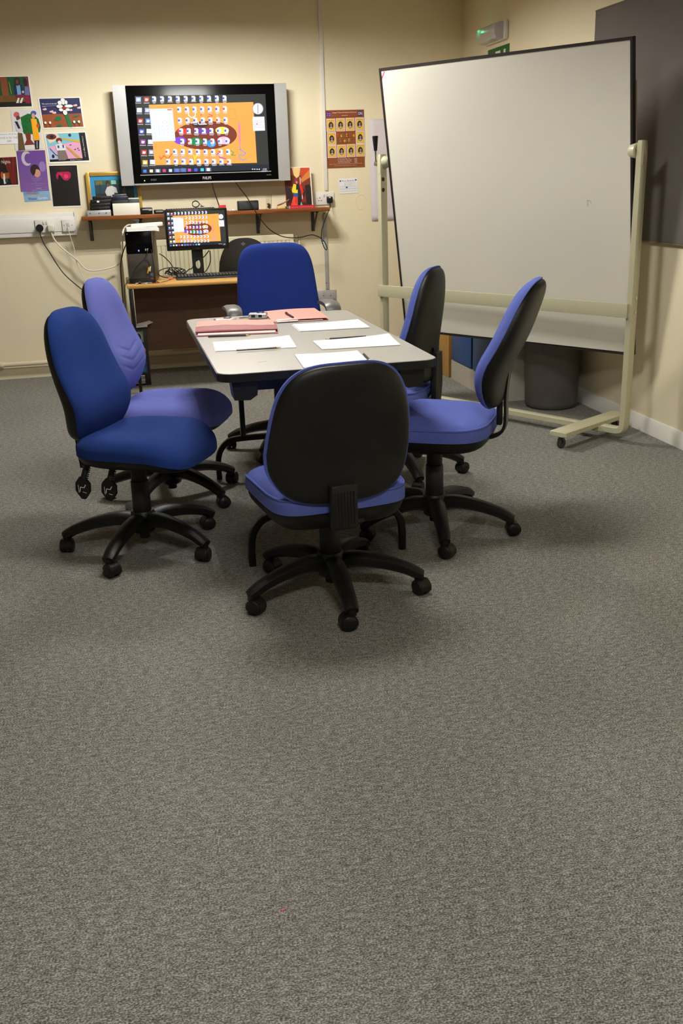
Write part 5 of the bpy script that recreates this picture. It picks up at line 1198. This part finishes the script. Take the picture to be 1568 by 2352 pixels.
# papers and extension bar on top of the tower
zt4 = ztw
t = thing('paper_pile', 'white paper pile drooping over the top of the computer tower', 'paper', ((x0+x1)/2, 6.75, zt4))
mb = MB(); vs = []; n = 12
for i in range(n+1):
    u = i/n; xx = x0-0.006+(x1-x0+0.035)*u; zz_ = zt4+0.001-0.006*max(0, u-0.88)*8
    for y_, z_ in ((PY-0.02, 0), (PY-0.02, 0.021), (PY+0.20, 0.021), (PY+0.20, 0)): vs.append(Vector((xx, y_, zz_+z_-(0.0 if z_ else 0)*1)))
fs = []
for i in range(n):
    for j in range(4): fs.append([i*4+j, i*4+(j+1) % 4, i*4+4+(j+1) % 4, i*4+4+j])
fs += [[0, 1, 2, 3], [4*n+j for j in range(4)]]
mb.add(vs, fs); mb.build('sheets', paperm, t, world=True)
e0, e1 = ony(300, 520, PY).x, ony(374, 516, PY).x
t = thing('extension_bar', 'white mains extension bar lying across the paper pile on the tower', 'extension', ((e0+e1)/2, 6.72, zt4+0.0225))
MB().box(((e0+e1)/2, PY+0.035, zt4+0.036), (e1-e0, 0.055, 0.025), Matrix.Rotation(-0.03, 4, 'Y'), 0.006).build('bar', mat('ivory_plastic', (232, 228, 216), 0.4), t, world=True)
q = ony(313, 508, PY+0.12)
mb = MB(); mb.cyl((q.x, PY+0.12, zt4+0.0225), (q.x, PY+0.12, q.z+0.002), 0.017, n=18); mb.cyl((q.x, PY+0.12, q.z+0.002), (q.x, PY+0.12, q.z+0.008), 0.021, n=18)
tag(mb.build('webcam', mat('webcam_grey', (70, 74, 76), 0.4)), 'round grey-topped black gadget standing behind the extension bar', 'webcam')
# crumpled leaflet under the tower
mb = MB(); rn = random.Random(5); p0 = Vector((0.115, PY-0.035, DZ)); vs = []; fs = []; nx, ny = 12, 4
for i in range(nx+1):
    for j in range(ny+1): vs.append(p0+Vector((0.165*i/nx, 0.05*j/ny, 0.0015+rn.uniform(0, 0.004)+(0.014 if i == 2 else 0)*(1-j/ny))))
for i in range(nx):
    for j in range(ny): a_ = i*(ny+1)+j; fs.append([a_, a_+ny+1, a_+ny+2, a_+1]); mb.mi = 0
mb.add(vs, fs)
for k_, f_ in enumerate(mb.f): mb.m[k_] = 1 if (k_//ny) > 6 and (k_//ny) % 4 != 3 else 0
o = mb.build('wrapper', [mat('wrap_white', (226, 214, 212), 0.5), mat('wrap_red', (176, 40, 36), 0.5)]); tag(o, 'crumpled red and white wrapper poking out under the computer tower', 'wrapper')
# monitor
MY = 6.95
p = [ony(x, y, MY) for x, y in ((377, 482), (522, 477.5), (525, 571), (383, 577))]
mx0, mx1 = (p[0].x+p[3].x)/2, (p[1].x+p[2].x)/2; mz1, mz0 = (p[0].z+p[1].z)/2, (p[2].z+p[3].z)/2
t = thing('monitor', 'flat computer monitor on the desk mirroring the television picture', 'monitor', ((mx0+mx1)/2, MY, DZ))
MB().b2((mx0, MY, mz0), (mx1, MY+0.035, mz1), 0.006).build('bezel', mat('bezel_black', (14, 14, 15), 0.3), t, world=True)
mx0s, mx1s = mx0+0.017, mx1-0.018; mz0s, mz1s = mz0+0.03, mz1-0.014
a = Art((mx0s, MY-0.0004, mz1s), (mx1s, MY-0.0004, mz1s), (mx0s, MY-0.0004, mz0s), (0, -1, 0), 0, step=0.00003); desktop(a); a.build('screen', t, SCREEN)
a = Art(((mx0+mx1)/2-0.012, MY-0.0002, mz0+0.014), ((mx0+mx1)/2+0.012, MY-0.0002, mz0+0.014), ((mx0+mx1)/2-0.012, MY-0.0002, mz0+0.007), (0, -1, 0), 0); a.text('DELL', 0, 0, 1, 1, (70, 70, 72)); a.build('maker_name', t)
s0, s1 = ony(443, 600, MY+0.03).x, ony(466, 600, MY+0.03).x; sc_ = (s0+s1)/2
mb = MB(); ring = []; hw = (s1-s0)/2+0.004; zz0, zz1 = DZ+0.01, mz0+0.03; hz = ony(455, 607, MY+0.03).z
out_ = rrect(hw*2, zz1-zz0, 0.003, 8); inn = [(hw*0.42*math.cos(q), 0.030*math.sin(q)*1.0) for q in [2*PI*i/36 for i in range(36)]]
# build slot plate from quads between inner ellipse and outer rectangle rays
vs = []; fs = []; N_ = 36; cz = (zz0+zz1)/2; 
for yv in (MY+0.036, MY+0.048):
    for i in range(N_):
        q = 2*PI*i/N_; c_, s_ = math.cos(q), math.sin(q)
        vs.append(Vector((sc_+hw*0.42*c_, yv, hz+0.030*s_)))
        up_ = zz1-hz; dn_ = hz-zz0
        k_ = min(hw/abs(c_) if abs(c_) > 1e-6 else 9, (up_ if s_ > 0 else dn_)/abs(s_) if abs(s_) > 1e-6 else 9)
        vs.append(Vector((sc_+k_*c_, yv, hz+k_*s_)))
M_ = 2*N_
for i in range(N_):
    j = (i+1) % N_
    fs.append([2*i, 2*i+1, 2*j+1, 2*j]); fs.append([M_+2*i, M_+2*j, M_+2*j+1, M_+2*i+1]); fs.append([2*i, 2*j, M_+2*j, M_+2*i]); fs.append([2*i+1, M_+2*i+1, M_+2*j+1, 2*j+1])
mb.add(vs, fs); mb.build('stand_neck', blk, t, world=True)
MB().b2((sc_-0.12, MY-0.03, DZ+0.001), (sc_+0.12, MY+0.15, DZ+0.011), 0.005).build('stand_foot', blk, t, world=True)
# keyboard on the desk
kx0 = ony(405, 642, 6.80).x; 
keyboard('keyboard', 'black computer keyboard on the desk in front of the monitor', kx0, kx0+0.45, 6.745, 6.885, DZ+0.001, 5, 20)
# tangled cables
mb = MB(); rn = random.Random(9); c = ony(405, 630, 6.95); pts = []
pts = [ony(366, 583, 7.2), ony(377, 590, 7.1), ony(390, 603, 7.05), ony(401, 618, 7.0)]
pts2 = []
for i in range(46):
    q = i*0.62; pts2.append(Vector((c.x+0.075*math.cos(q)*(0.5+0.5*rn.random()), 7.0+0.07*math.sin(q*0.7), DZ+0.012+0.045*abs(math.sin(q*0.53))*rn.random()+0.004)))
mb.tube([Vector((p_.x, p_.y, max(p_.z, DZ+0.01))) for p_ in pts+pts2], 0.0032, 7, 4)
mb.tube([Vector((c.x-0.11+0.0*k, 6.93, DZ+0.006)) if False else Vector((c.x-0.03+0.095*math.cos(q), 6.92+0.05*math.sin(q), DZ+0.008+0.03*(1+math.sin(q)))) for q in [i*2*PI/16 for i in range(17)]], 0.0035, 7, 4)
mb.tube([Vector((c.x+0.04, 6.95, DZ+0.01)), Vector((c.x+0.09, 6.97, DZ+0.05)), ony(440, 617, 7.0), ony(450, 600, 7.02), ony(468, 590, 7.02), ony(480, 575, 7.02)], 0.0035, 7, 5)
mb.tube([ony(482, 576, 7.04), ony(483, 600, 7.04), ony(476, 618, 7.04), Vector((ony(466, 627, 7.04).x, 7.04, DZ+0.01))], 0.0035, 7, 5)
o = mb.build('cable_tangle', blkmat); tag(o, 'tangle of thin black cables on the desk between tower and keyboard', 'cables')
mb = MB(); q = ony(397, 637, 6.82); mb.cyl(Vector((q.x-0.03, 6.84, DZ+0.007)), Vector((q.x, 6.84, DZ+0.007)), 0.006, n=12); tag(mb.build('cable_plug', mat('plug_red', (220, 90, 60), 0.4)), 'small orange-red connector in the cable tangle', 'connector')
# black cable running down the desk's left side
mb = MB(); mb.tube([ony(290, 560, 7.0), ony(284, 575, 6.97), ony(278, 598, 6.95), ony(277, 620, 6.9), ony(279, 650, 6.85), ony(283, 700, 6.8), ony(286, 760, 6.8)], 0.0036, 8, 5)
tag(mb.build('power_cable', blkmat), 'black cord dropping from behind the tower past the left desk edge', 'cable')
# old PC tower under the desk, rear side out
OY = 6.95
a0, a1_ = 0.0, ony(342, 820, OY).x
ox0, ox1 = a1_-0.185, a1_+0.0
oz = ony(330, 750, OY).z
t = thing('old_computer', 'old black computer tower under the desk with its coloured rear ports towards us', 'computer', ((ox0+ox1)/2, OY, 0))
oc = mat('old_case', (22, 20, 19), 0.4)
MB().b2((ox0, OY-0.045+0.04, 0), (ox1, OY+0.02, oz), 0.004).build('case', oc, t, world=True)
a = Art((ox0, OY-0.006, oz), (ox1, OY-0.006, oz), (ox0, OY-0.006, 0.0), (0, -1, 0), 0)
a.rect(0.05, 0.08, 0.86, 0.26, (120, 118, 110)); a.poly([(0.52, 0.12), (0.60, 0.09), (0.72, 0.09), (0.82, 0.13), (0.84, 0.2), (0.74, 0.27), (0.6, 0.27), (0.52, 0.22)], (150, 150, 140)); a.ell(0.68, 0.18, 0.10, 0.07, (14, 14, 14)); a.rect(0.38, 0.12, 0.44, 0.2, (150, 40, 40))
a.rect(0.58, 0.36, 0.9, 0.42, (226, 110, 90)); a.rect(0.58, 0.36, 0.7, 0.42, (160, 180, 90)); a.rect(0.5, 0.3, 0.54, 0.345, (230, 230, 230)); a.rects([(0.7, 0.50, 0.84, 0.505), (0.76, 0.47, 0.78, 0.505), (0.7, 0.56, 0.84, 0.565), (0.76, 0.53, 0.78, 0.565)], (200, 196, 180))
a.rect(0.46, 0.58, 0.68, 0.78, (180, 34, 70)); a.rect(0.56, 0.63, 0.62, 0.75, (120, 20, 40)); a.rect(0.70, 0.58, 0.9, 0.78, (40, 60, 130)); a.ell(0.79, 0.63, 0.05, 0.045, (20, 24, 60)); a.ell(0.79, 0.73, 0.05, 0.035, (30, 110, 110))
for i in range(6): a.rect(0.1, 0.82+i*0.025, 0.78, 0.838+i*0.025, (150+10*(i % 2), 150, 140) if i % 3 else (200, 200, 192))
a.build('rear_ports', t)
t = thing('loose_papers', 'loose crumpled papers lying on the old computer under the desk', 'paper', ((ox0+ox1)/2, OY, oz))
mb = MB(); rn = random.Random(3)
mb.box(((ox0+ox1)/2+0.02, OY-0.01, oz+0.008), (0.15, 0.10, 0.012), 0.15, 0.002); mb.build('paper_bundle', mat('dim_paper', (206, 200, 200), 0.7), t, world=True)
mb = MB(); mb.add([Vector((ox1-0.03, OY-0.06, oz+0.004)), Vector((ox1+0.05, OY-0.04, oz+0.03)), Vector((ox1+0.02, OY+0.05, oz+0.035)), Vector((ox1-0.06, OY+0.03, oz+0.016)), Vector((ox1-0.03, OY-0.06, oz+0.005)), Vector((ox1+0.05, OY-0.04, oz+0.031)), Vector((ox1+0.02, OY+0.05, oz+0.036)), Vector((ox1-0.06, OY+0.03, oz+0.017))], [[0, 1, 2, 3], [7, 6, 5, 4], [0, 4, 5, 1], [1, 5, 6, 2], [2, 6, 7, 3], [3, 7, 4, 0]]); mb.build('sheet', paperm, t, world=True)

# ================================================================ ON THE TABLE
TZ = 0.7508
def quadpile(label, pts, n=3, curl=0.012, curlc=1, seed=0):
    rn = random.Random(seed); P4 = [Vector((p_[0], p_[1], 0)) for p_ in pts]
    c = sum(P4, Vector())/4
    t = thing('paper_sheets', label, 'paper', (c.x, c.y, TZ))
    for k_ in range(n):
        off = Vector((rn.uniform(-0.005, 0.005), rn.uniform(-0.005, 0.005), 0)) if k_ < n-1 else Vector()
        nx, ny = 14, 8; vs = []; fs = []
        for s_ in (0, 1):
            for i in range(nx+1):
                for j in range(ny+1):
                    u, v = i/nx, j/ny; q = P4[0]*(1-u)*(1-v)+P4[1]*u*(1-v)+P4[2]*u*v+P4[3]*(1-u)*v
                    cz_ = curl*(u**3 if curlc else (1-u)**3)*(1-v)*(0.4+0.6*(k_+1)/n)
                    vs.append(q+off+Vector((0, 0, TZ+0.0002+k_*0.0010+s_*0.0008+cz_)))
        M_ = (nx+1)*(ny+1)
        for i in range(nx):
            for j in range(ny):
                a_ = i*(ny+1)+j; fs.append([a_, a_+ny+1, a_+ny+2, a_+1]); fs.append([M_+a_, M_+a_+1, M_+a_+ny+2, M_+a_+ny+1])
        rim = [i*(ny+1) for i in range(nx+1)]+[nx*(ny+1)+j for j in range(1, ny+1)]+[i*(ny+1)+ny for i in range(nx-1, -1, -1)]+[j for j in range(ny-1, 0, -1)]
        for a_, b_ in zip(rim, rim[1:]+rim[:1]): fs.append([a_, b_, M_+b_, M_+a_])
        MB().add(vs, fs).build('sheet', paperm, t, world=True, ang=60)
    return t
quadpile('white sheets at the far right of the table, beyond the right-hand pencil', [onz(*p_, TZ)[:2] for p_ in ((671, 747), (822, 738), (849, 753), (690, 762))], 4, 0.006, seed=1)
quadpile('white sheets at the right edge of the table below the right-hand pencil', [onz(*p_, TZ)[:2] for p_ in ((720, 784), (892, 773), (918, 793), (742, 803))], 3, 0.010, seed=2)
quadpile('white sheets at the left of the table with a pencil on them', [onz(*p_, TZ)[:2] for p_ in ((489, 787), (664, 777), (681, 799), (496, 808))], 3, 0.010, seed=3)
quadpile('white sheets at the near end of the table, half behind the near chair', [onz(*p_, TZ)[:2] for p_ in ((679, 816), (820, 811), (850, 836), (700, 846))], 4, 0.006, seed=4)
def pencil(label, tip, end, z, m_=None, name='pencil', r=0.0038, group=None):
    tip = Vector((*tip, z+r)); end = Vector((*end, z+r)); d = (tip-end).normalized()
    t = thing(name, label, name, ((tip+end)/2))
    MB().cyl(end, tip-d*0.018, r, n=6).build('barrel', m_ or mat('pencil_black', (26, 26, 30), 0.35), t, world=True)
    MB().cyl(tip-d*0.018, tip-d*0.005, r, r*0.4, n=12).build('wood_tip', mat('pencil_wood', (222, 186, 130), 0.6), t, world=True)
    MB().cyl(tip-d*0.005, tip, r*0.4, 0.0004, n=8).build('lead', blkmat, t, world=True)
pc = [onz(*p_, TZ+0.004)[:2] for p_ in ((575, 769.5), (478, 773))]; pencil('black pencil beside the closed pink folder on the left', pc[0], pc[1], TZ)
pc = [onz(*p_, TZ+0.004)[:2] for p_ in ((646, 799.5), (543, 806.5))]; pencil('black pencil lying across the left white sheets', pc[0], pc[1], TZ+0.0038)
pc = [onz(*p_, TZ+0.004)[:2] for p_ in ((746, 778.5), (840, 772.5))]; pencil('black pencil between the two right-hand piles of sheets', pc[0], pc[1], TZ)
pc = [onz(*p_, TZ+0.008)[:2] for p_ in ((835, 814), (850, 829))]; pencil('dark pencil on the near sheets, only its end showing behind the near chair', pc[1], pc[0], TZ+0.005)
pc = [onz(*p_, TZ+0.004)[:2] for p_ in ((765, 744), (790, 743))]
# folders
pink = mat('pink_card', (250, 162, 148), 0.6); pinkd = mat('pink_card_edge', (146, 56, 60), 0.6)
def folder(label, pts, puff, name='document_folder'):
    P4 = [Vector((p_[0], p_[1], 0)) for p_ in pts]; c = sum(P4, Vector())/4
    t = thing(name, label, 'folder', (c.x, c.y, TZ))
    def Q(u, v): return P4[0]*(1-u)*(1-v)+P4[1]*u*(1-v)+P4[2]*u*v+P4[3]*(1-u)*v
    def sheet(nm, z_fn, mt, th=0.0012, u0=0, u1=1, v0=0, v1=1, nx=16, ny=8):
        vs = []; fs = []
        for s_ in (0, 1):
            for i in range(nx+1):
                for j in range(ny+1):
                    u, v = u0+(u1-u0)*i/nx, v0+(v1-v0)*j/ny; vs.append(Q(u, v)+Vector((0, 0, TZ+z_fn(u, v)+s_*th)))
        M_ = (nx+1)*(ny+1)
        for i in range(nx):
            for j in range(ny):
                a_ = i*(ny+1)+j; fs.append([a_, a_+ny+1, a_+ny+2, a_+1]); fs.append([M_+a_, M_+a_+1, M_+a_+ny+2, M_+a_+ny+1])
        rim = [i*(ny+1) for i in range(nx+1)]+[nx*(ny+1)+j for j in range(1, ny+1)]+[i*(ny+1)+ny for i in range(nx-1, -1, -1)]+[j for j in range(ny-1, 0, -1)]
        for a_, b_ in zip(rim, rim[1:]+rim[:1]): fs.append([a_, b_, M_+b_, M_+a_])
        MB().add(vs, fs).build(nm, mt, t, world=True, ang=60)
    return t, sheet, Q
# 1: stuffed folder with flap, front-left
f1 = [onz(*p_, TZ)[:2] for p_ in ((455, 749), (632, 741), (639, 766), (450, 774))]
t, sheet, Q = folder('bulging pink folder with a dark red fold, left side of the table', f1, 0.02)
sheet('back_cover', lambda u, v: 0.0005, pinkd)
sheet('contents', lambda u, v: 0.0025+0.008*(1-v), mat('contents_white', (232, 214, 214), 0.7), 0.003, 0.02, 0.97, 0.05, 0.97)
sheet('front_cover', lambda u, v: 0.016+0.010*v+0.004*math.sin(u*5)+0.001*math.sin(u*23), pink, 0.0015, -0.005, 0.97, -0.05, 0.62)
def roll(u0, u1):
    mb = MB(); vs = []; fs = []; nu = 24; na = 8
    for i in range(nu+1):
        u = u0+(u1-u0)*i/nu; zt5 = 0.016+0.010*0.62+0.004*math.sin(u*5)+0.0015
        for k_ in range(na+1):
            s_ = k_/na; v = 0.62+0.22*math.sin(s_*PI*0.6); z = zt5-(zt5-0.009)*s_
            vs.append(Q(u, v)+Vector((0, 0, TZ+z)))
        for k_ in range(na, -1, -1):
            s_ = k_/na; v = 0.60+0.20*math.sin(s_*PI*0.6); z = zt5-0.0015-(zt5-0.010)*s_
            vs.append(Q(u, v)+Vector((0, 0, TZ+z)))
    K = 2*(na+1)
    for i in range(nu):
        for j in range(K): fs.append([i*K+j, i*K+(j+1) % K, (i+1)*K+(j+1) % K, (i+1)*K+j])
    fs += [list(range(K)), [nu*K+j for j in range(K)]]
    return mb.add(vs, fs)
roll(-0.01, 1.0).build('flap', pinkd, t, world=True, ang=60)
# 2: flat folder with pen
f2 = [onz(*p_, TZ)[:2] for p_ in ((606, 718), (722, 710), (754, 735), (626, 742))]
t, sheet, Q = folder('flat pink folder with a black pen on it, far end of the table', f2, 0.0)
sheet('back_cover', lambda u, v: 0.0005, pinkd); sheet('contents', lambda u, v: 0.002, mat('contents_white', (232, 214, 214), 0.7), 0.002, 0.03, 0.9, 0.05, 1.02)
sheet('front_cover', lambda u, v: 0.0045+0.005*v*u+0.003*math.sin(u*PI), pink, 0.0012)
MB().add([Q(0.08, 0.90)+Vector((0, 0, TZ+0.0095)), Q(0.45, 0.90)+Vector((0, 0, TZ+0.0115)), Q(0.45, 1.04)+Vector((0, 0, TZ+0.0065)), Q(0.08, 1.04)+Vector((0, 0, TZ+0.0045))], [[0, 1, 2, 3]]).build('white_slip', paperm, t, world=True)
a_, b_ = [onz(*p_, TZ+0.012) for p_ in ((656, 720), (673, 730))]
t = thing('pen', 'black ballpoint pen on the far pink folder', 'pen', (a_+b_)/2)
d = (b_-a_).normalized(); a_ = Vector((a_.x, a_.y, TZ+0.0145)); b_ = Vector((b_.x, b_.y, TZ+0.0145))
MB().cyl(a_, b_, 0.0045, n=12, bev=0.001).build('barrel', blk, t, world=True); MB().cyl(b_, b_+d*0.01, 0.0035, 0.001, n=10).build('tip', blkmat, t, world=True); MB().box(a_+d*0.02+Vector((0, 0, 0.006)), (0.003, 0.035, 0.0015), math.atan2(d.y, d.x)-PI/2).build('clip', blkmat, t, world=True)
# compact cameras
def camera_body(label, c, rz, w_=0.092, d_=0.054, h_=0.022, strap=False):
    t = thing('compact_camera', label, 'camera', (c[0], c[1], TZ), rz)
    MB().box((0, 0, h_/2+0.0005), (w_, d_, h_), None, 0.006, 3).build('body', mat('camera_silver', (206, 204, 200), 0.28, metal=0.7), t)
    MB().cyl((0.012, 0, h_), (0.012, 0, h_+0.004), 0.020, 0.018, 28).build('lens_ring', chrome, t)
    MB().cyl((0.012, 0, h_+0.004), (0.012, 0, h_+0.0046), 0.011, n=20).build('lens', mat('lens_glass', (180, 184, 190), 0.05, metal=0.5), t)
    mb = MB(); mb.box((-0.02, -d_/2-0.0003, h_*0.55), (0.018, 0.001, h_*0.5)); mb.box((0.012, -d_/2-0.0003, h_*0.55), (0.016, 0.001, h_*0.5)); mb.build('side_detail', blkmat, t)
    if strap: MB().tube([(-w_/2, 0, 0.006), (-w_/2-0.02, 0.004, 0.006), (-w_/2-0.045, 0.0, 0.004), (-w_/2-0.03, -0.006, 0.004), (-w_/2, -0.004, 0.006)], 0.0016, 6, 4).build('wrist_strap', mat('strap_grey', (120, 110, 104), 0.7), t)
c1 = onz(593, 731, TZ); camera_body('silver compact camera with wrist strap beside the far pink folder', (c1.x, c1.y), -0.25, 0.085, 0.056, 0.024, True)
c2 = onz(517, 741.5, TZ); camera_body('silver compact camera lying behind the bulging folder', (c2.x, c2.y), 0.05, 0.095, 0.05, 0.02)
mb = MB(); s0 = onz(592, 832, TZ); s1 = onz(612, 830, TZ)
o = MB().box(((s0.x+s1.x)/2, (s0.y+s1.y)/2, 0.75055), (0.035, 0.003, 0.0002), 0.1).build('scuff_mark', mat('scuff', (90, 84, 78), 0.6), bpy.data.objects['folding_table']); o.location = -Vector(bpy.data.objects['folding_table'].location)
# little red scrap on the carpet
q = onz(653, 2090, 0.0); mb = MB(); mb.prism([(-0.007, -0.003), (0.006, -0.001), (-0.005, 0.003)], 0.0005, 0.0015, lambda x, y, z: Vector((q.x+x, q.y-y, z)))
tag(mb.build('red_scrap', mat('scrap_red', (200, 90, 86), 0.6)), 'tiny red scrap of plastic on the empty carpet', 'scrap')
